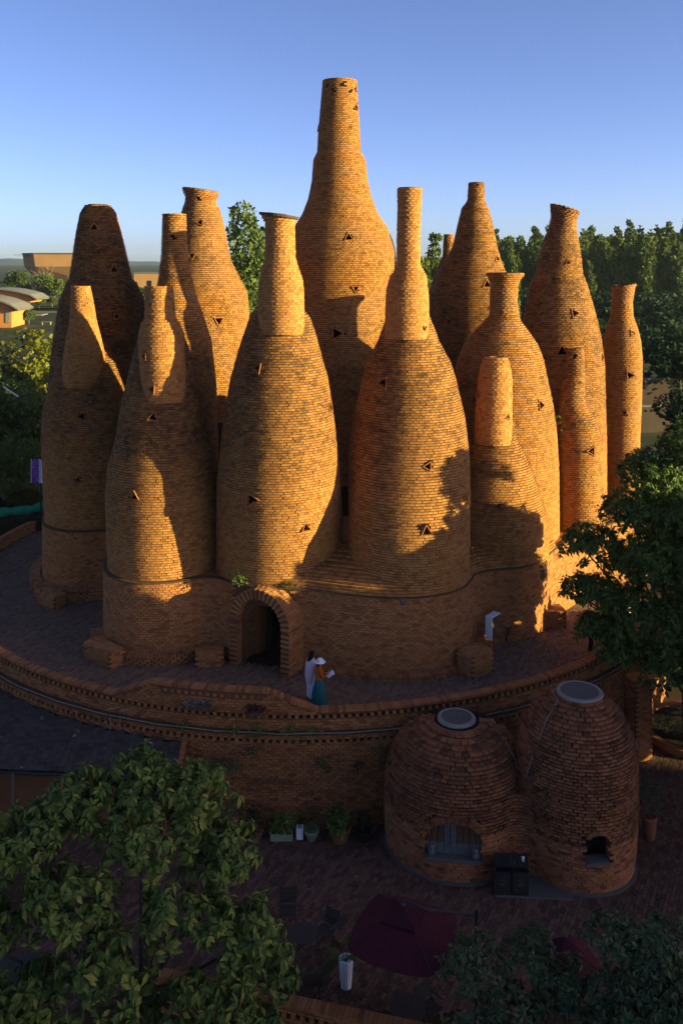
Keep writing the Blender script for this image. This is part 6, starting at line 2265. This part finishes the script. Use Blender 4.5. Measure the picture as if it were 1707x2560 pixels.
AW = empty('awning', (-7.6, 20.6, PLAZA), 'grey sheet awning seen through branches in the lower left corner', 'awning')
g = G()
g.box((-7.7, 20.7, -.75), (1.9, 1.5, .04), R(10), tilt=((1, 0, 0), (0, .97, -.2), (0, .2, .97)))
g.build('sheet', M['concrete'], AW)
for dx, dy in ((-.8, -.6), (.8, -.6), (-.8, .6), (.8, .6)):
    g = G()
    g.tube([(-7.7 + dx, 20.7 + dy, PLAZA), (-7.7 + dx, 20.7 + dy, -.78 + dy * .2)], .025, 5)
    g.build('post', M['metal'], AW)

# twin litter bins between the domes
BINS = empty('litter_bin', (5.06, 27.35, PLAZA + .07), 'black twin litter bin standing on the concrete apron between the domes', 'bin')
for k, sx in enumerate((-1, 1)):
    cx, cy, z0 = 5.06 + sx * .255, 27.35 + sx * -.02, PLAZA + .075
    g = G()
    g.box((cx, cy, z0 + .34), (.47, .42, .66), R(-4))
    g.box((cx, cy + .16, z0 + .76), (.47, .1, .2), R(-4))
    for s2 in (-1, 1):
        g.box((cx + s2 * .22, cy - .02, z0 + .76), (.03, .36, .2), R(-4))
    g.build('bin_body', M['bin'], BINS)
    g = G()
    g.box((cx, cy, z0 + .90), (.49, .46, .07), R(-4), tilt=((1, 0, 0), (0, .98, -.17), (0, .17, .98)))
    g.build('lid', M['bin'], BINS)
    # recycling arrows and a line of small print
    g = G()
    for q in range(3):
        a0 = R(90 + q * 120)
        p = np.array((cx + .055 * math.cos(a0), cy - .2125 - sx * 0, z0 + .45 + .055 * math.sin(a0)))
        for (dx, dz, w, h) in ((0, 0, .045, .018), (.02, -.008, .02, .03)):
            c_, s_ = math.cos(a0 - 1.57), math.sin(a0 - 1.57)
            g.box((p[0] + dx * c_ - dz * s_, p[1], p[2] + dx * s_ + dz * c_), (w if q == 0 else w * .7, .006, h if q == 0 else h * 1.6), 0)
    for q in range(5):
        g.box((cx - .08 + q * .04, cy - .2125, z0 + .33), (.03, .006, .035), 0)
        g.box((cx - .08 + q * .04, cy - .2125, z0 + .285), (.026, .006, .014), 0)
    tag(g.build('bin_print', M['concrete'], BINS), kind='stuff')
    g = G()
    g.tube([(cx + sx * -.2, cy - .1, z0 + .94), (cx + sx * -.2, cy - .18, z0 + 1.0), (cx + sx * -.2, cy - .2, z0 + .9)], .015, 5)
    g.build('handle', M['concrete'], BINS)
g = G()
g.lathe([(.005, 0), (.035, 0), (.045, .11), (.05, .115), (.048, .13), (.005, .135)], (5.40, 27.24, PLAZA + 1.02), 12)
tag(g.build('paper_cup', M['white'], smooth=True), 'white drinking cup left on the right-hand bin', 'cup')

# folded parasol by the taller dome and the round planter
FP = empty('folded_parasol', (9.72, 30.2, PLAZA), 'dark folded parasol on a pole with a pale tip right of the taller dome', 'parasol')
g = G()
g.tube([(9.72, 30.2, PLAZA), (9.72, 30.2, -.1)], .03, 7)
g.build('pole', M['metal'], FP)
g = G()
g.tube([(9.72, 30.2, -.75), (9.72, 30.2, -.1)], (.035, .045), 7)
g.build('pole_tip', M['pipe'], FP)
g = G()
g.lathe([(.05, 2.3), (.1, 2.0), (.15, 1.4), (.17, 1.0), (.1, .95), (.03, 1.0)], (9.74, 30.22, PLAZA), 9)
g.build('furled_canopy', M['maroon_dark'], FP)
RP = empty('round_planter', (14.3, 36.5, PLAZA), 'round brick-kerbed planter of yellowish shrubs at the right edge', 'planter')
g = G()
g.lathe([(2.0, 0.02), (2.0, .28), (2.22, .28), (2.22, 0.0)], (14.3, 36.5, PLAZA), 40)
g.build('kerb', M['wall'], RP)
g = G()
g.lathe([(.01, .2), (2.02, .2)], (14.3, 36.5, PLAZA), 30)
g.build('soil', M['soil'], RP)
for k in range(9):
    a, r = random.uniform(0, 6.28), random.uniform(.5, 1.6)
    clump('shrub', None, (14.3 + r * math.cos(a), 36.5 + r * math.sin(a), PLAZA + .55), .5, 26, .14, M['leaf_b'] if k % 2 else M['leaf_pale'], parent=RP)
g = G()
g.box((13.75, 35.6, PLAZA + .95), (.5, .06, 1.0), R(15))
g.box((13.75, 35.6, PLAZA + .4), (.06, .05, .8), R(15))
tag(g.build('white_board', M['white']), 'white board standing in the round planter at the right edge', 'sign')

# ------------------------------------------------------------------ things on the walkway at the right
SB = empty('box_sign', (6.15, 36.95, .5), 'brown box sign with a white edge fixed to the podium wall', 'sign')
g = G()
g.box((6.12, 36.98, .96), (.62, .26, .86), R(50))
g.build('panel', M['wood'], SB)
g = G()
c5, s5 = math.cos(R(50)), math.sin(R(50))
g.box((6.12 - .33 * c5, 36.98 - .33 * s5, .96), (.035, .30, .92), R(50))
g.box((6.12, 36.98, .96 + .445), (.66, .30, .035), R(50))
g.build('border', M['white'], SB)
HY = empty('fire_hydrant', (5.86, 36.0, 0), 'red fire hydrant beside the brick block on the walkway', 'hydrant')
g = G()
g.lathe([(.01, 0), (.11, 0), (.11, .04), (.075, .05), (.07, .42), (.09, .44), (.09, .48), (.07, .52), (.04, .58), (.03, .64), (.005, .65)], (5.86, 36.0, 0), 14)
g.build('barrel', M['red'], HY, smooth=True)
for sx in (-1, 1):
    g = G()
    g.tube([(5.86 + sx * .06, 35.98, .36), (5.86 + sx * .15, 35.96, .36)], .045, 8)
    g.build('outlet', M['red'], HY)
g = G()
c5, s5 = math.cos(R(42)), math.sin(R(42))
g.box((6.95, 37.75, .33), (.45, .05, .66), R(42), tilt=((1, 0, 0), (0, .97, -.22), (0, .22, .97)))
tag(g.build('notice_board', M['wood']), 'dark wooden board leaning on the podium wall right of the box sign', 'board')


# ------------------------------------------------------------------ people
def person(label, x, y, z, rot, hgt, arms, clothes, hair, lean=0.0, extra=None, group=None):
    """skinned body facing local +Y; clothes and hair as shells"""
    root = empty('person', (x, y, z), label, 'person', group)
    s = hgt / 1.65
    cr, sr = math.cos(rot), math.sin(rot)

    def T(p):
        px_, py_, pz_ = p[0] * s, (p[1] + lean * max(0, p[2] - .9)) * s, p[2] * s
        return (x + px_ * cr - py_ * sr, y + px_ * sr + py_ * cr, z + pz_)
    J = {'pel': (0, 0, .92, .115), 'sp': (0, 0, 1.10, .10), 'ch': (0, 0, 1.28, .115), 'nk': (0, .0, 1.42, .05), 'hb': (0, .02, 1.49, .075), 'hd': (0, .03, 1.565, .09), 'ht': (0, .02, 1.62, .06)}
    E = [('pel', 'sp'), ('sp', 'ch'), ('ch', 'nk'), ('nk', 'hb'), ('hb', 'hd'), ('hd', 'ht')]
    for sx, nm in ((-1, 'l'), (1, 'r')):
        J['hip' + nm] = (sx * .085, 0, .86, .085)
        J['kn' + nm] = (sx * .09, .03 if sx > 0 else -.01, .47, .055)
        J['an' + nm] = (sx * .09, -.02, .08, .036)
        J['toe' + nm] = (sx * .10, .14, .03, .03)
        E += [('pel', 'hip' + nm), ('hip' + nm, 'kn' + nm), ('kn' + nm, 'an' + nm), ('an' + nm, 'toe' + nm)]
        el, wr = arms[nm]
        J['sh' + nm] = (sx * .165, 0, 1.36, .05)
        J['el' + nm] = (*el, .036)
        J['wr' + nm] = (*wr, .026)
        d = unit(np.array(wr) - np.array(el))
        pm = np.array(wr) + d * .07
        J['pm' + nm] = (*pm, .03)
        E += [('ch', 'sh' + nm), ('sh' + nm, 'el' + nm), ('el' + nm, 'wr' + nm), ('wr' + nm, 'pm' + nm)]
        side = unit(np.cross(d, (0, 0, 1.)) + 1e-6)
        for q in range(4):
            tip = pm + d * (.075 - .012 * abs(q - 1.3)) + side * (q - 1.5) * .018
            J[f'f{q}{nm}'] = (*tip, .008)
            E.append(('pm' + nm, f'f{q}{nm}'))
        J['th' + nm] = (*(np.array(wr) + d * .06 + side * -.045 * sx), .009)
        E.append(('wr' + nm, 'th' + nm))
    keys = list(J)
    me = bpy.data.meshes.new('body')
    o3 = np.array((x, y, z))
    me.from_pydata([tuple(np.array(T(J[k][:3])) - o3) for k in keys], [(keys.index(a_), keys.index(b_)) for a_, b_ in E], [])
    me.materials.append(M['skin'])
    b = bpy.data.objects.new('body', me)
    b.location = (x, y, z)
    WM[b.name] = Matrix.Translation((x, y, z))
    link(b, root)
    b.modifiers.new('skin', 'SKIN')
    for v, k in zip(me.skin_vertices[0].data, keys):
        v.radius = (J[k][3] * s, J[k][3] * s)
        v.use_root = k == 'pel'
    sb = b.modifiers.new('smooth', 'SUBSURF')
    sb.levels = sb.render_levels = 1

    def shell(name, rings, mat, n=18, fold=0.0):
        V = []
        for (px_, py_, pz_, rx_, ry_) in rings:
            for q in range(n):
                t = q / n * 2 * math.pi
                k = 1 + fold * math.sin(t * 7) * (1 if fold else 0) * max(0, (1.0 - pz_))
                V.append(T((px_ + rx_ * k * math.cos(t), py_ + ry_ * k * math.sin(t), pz_)))
        i = np.arange(len(rings) - 1)[:, None] * n
        j = np.arange(n)[None]
        return mk(name, V, np.stack([i + j, i + (j + 1) % n, i + (j + 1) % n + n, i + j + n], -1).reshape(-1, 4), M[mat], root, smooth=True)

    def sleeve(name, pts, rad, mat):
        g = G()
        g.tube([T(p) for p in pts], rad, 8)
        return g.build(name, M[mat], root, smooth=True)

    for c in clothes:
        if c == 'skirt':
            shell('skirt', [(0, 0, 1.04, .13, .11), (0, 0, .98, .16, .135), (0, 0, .85, .19, .16), (0, 0, .55, .25, .21), (0, 0, .25, .30, .25), (0, 0, .06, .33, .28)], extra['skirt'], 36, .10)
        elif c == 'top':
            shell('blouse', [(0, 0, 1.45, .06, .06), (0, 0, 1.41, .15, .09), (0, 0, 1.33, .195, .12), (0, 0, 1.2, .165, .125), (0, 0, 1.05, .15, .12), (0, 0, .98, .165, .135)], extra['top'])
            for nm, sx in (('l', -1), ('r', 1)):
                el, wr = arms[nm]
                sleeve('sleeve', [(sx * .13, 0, 1.39), (sx * .18, 0, 1.33), el, tuple(np.array(el) * .35 + np.array(wr) * .65)], (.06, .07, .058, .05), extra['top'])
        elif c == 'shawl':
            shell('shawl', [(0, 0, 1.46, .07, .07), (0, -.01, 1.40, .18, .12), (0, -.02, 1.25, .225, .16), (0, -.03, 1.05, .22, .17), (0, -.04, .85, .21, .16), (0, -.03, .62, .17, .13)], extra['shawl'], 24, .05)
        elif c == 'trousers':
            for nm, sx in (('l', -1), ('r', 1)):
                sleeve('trouser_leg', [(sx * .07, 0, .95), (sx * .09, 0, .8), J['kn' + nm][:3], (sx * .09, -.02, .1)], (.12, .11, .08, .085), extra['trousers'])
        elif c == 'hat':
            shell('sun_hat', [(0, .02, 1.575, .205, .205), (0, .02, 1.59, .19, .19), (0, .02, 1.60, .10, .105), (0, .02, 1.67, .095, .10), (0, .02, 1.70, .075, .08), (0, .02, 1.705, .005, .005)], 'white')
    if hair == 'long':
        shell('hair', [(0, .01, 1.67, .01, .01), (0, .005, 1.65, .075, .08), (0, -.005, 1.58, .108, .11), (0, -.03, 1.50, .108, .09), (0, -.07, 1.40, .115, .07), (0, -.11, 1.25, .11, .055), (0, -.13, 1.10, .06, .03)], 'hair')
    else:
        shell('hair', [(0, .01, 1.67, .01, .01), (0, .005, 1.65, .07, .075), (0, -.01, 1.58, .10, .10), (0, -.03, 1.50, .10, .085), (0, -.05, 1.44, .075, .05), (0, -.06, 1.40, .03, .02)], 'hair')
    g = G()
    for sx in (-1, 1):
        g.box(T((sx * .035, .115, 1.575)), (.018 * s, .012 * s, .01 * s), rot)
    g.build('eyes', M['hair'], root)
    g = G()
    g.lathe([(.002, .03), (.012, .0), (.014, -.012), (.002, -.02)], T((0, .118, 1.55)), 6)
    g.build('nose', M['skin'], root)
    return T


HOLD = {'l': ((-.20, .10, 1.10), (-.06, .30, 1.12)), 'r': ((.20, .10, 1.10), (.07, .30, 1.12))}
DOWN = {'l': ((-.21, -.02, 1.10), (-.20, .05, .86)), 'r': ((.21, -.02, 1.10), (.20, .05, .86))}
T1 = person('woman in a white hat, orange blouse and long teal skirt holding a sheet of paper', -.80, 32.3, 0, R(-78), 1.62, HOLD, ('top', 'skirt', 'hat'), 'short', .04, dict(top='orange', skirt='teal'))
g = G()
c = T1((.0, .42, 1.10))
g.box(c, (.20, .28, .012), R(-70), tilt=((.95, 0, .3), (0, .9, -.43), (-.3, .43, .86)))
tag(g.build('paper_sheet', M['white']), 'white sheet held by the woman in the teal skirt', 'paper')
person('woman with long black hair and pale pink wrap behind the one in the hat', -1.10, 32.75, 0, R(-60), 1.70, HOLD, ('shawl', 'trousers'), 'long', .06, dict(shawl='pink', trousers='white'), )
person('person in a purple top leaning on the parapet beside the glossy tree', 10.0, 36.7, 0, R(-125), 1.62, {'l': ((-.22, .16, 1.14), (-.16, .42, 1.0)), 'r': ((.22, .16, 1.14), (.16, .42, 1.0))}, ('top', 'trousers'), 'long', .28, dict(top='purple', trousers='navy'))
person('person standing behind the glossy tree whose shadow falls on the podium, nearer the wall', 11.2, 38.9, 0, R(60), 1.66, DOWN, ('top', 'trousers'), 'short', 0, dict(top='navy', trousers='navy'))
person('person standing behind the glossy tree whose shadow falls on the podium, nearer the parapet', 11.9, 38.1, 0, R(80), 1.6, DOWN, ('top', 'trousers'), 'short', 0, dict(top='pink', trousers='navy'))

# ------------------------------------------------------------------ air
g = G()
g.box((0, 2350, 29), (7600, 5500, 70))
hz = g.build('haze', M['white'])
hm = bpy.data.materials.new('air')
hm.use_nodes = True
ht = hm.node_tree
ht.nodes.remove(ht.nodes['Principled BSDF'])
pv = ht.nodes.new('ShaderNodeVolumePrincipled')
pv.inputs['Color'].default_value = (0.70, 0.84, 1.0, 1)
pv.inputs['Density'].default_value = 0.00006
pv.inputs['Anisotropy'].default_value = 0.2
ht.links.new(pv.outputs[0], ht.nodes['Material Output'].inputs['Volume'])
hz.data.materials.clear()
hz.data.materials.append(hm)
tag(hz, kind='stuff')
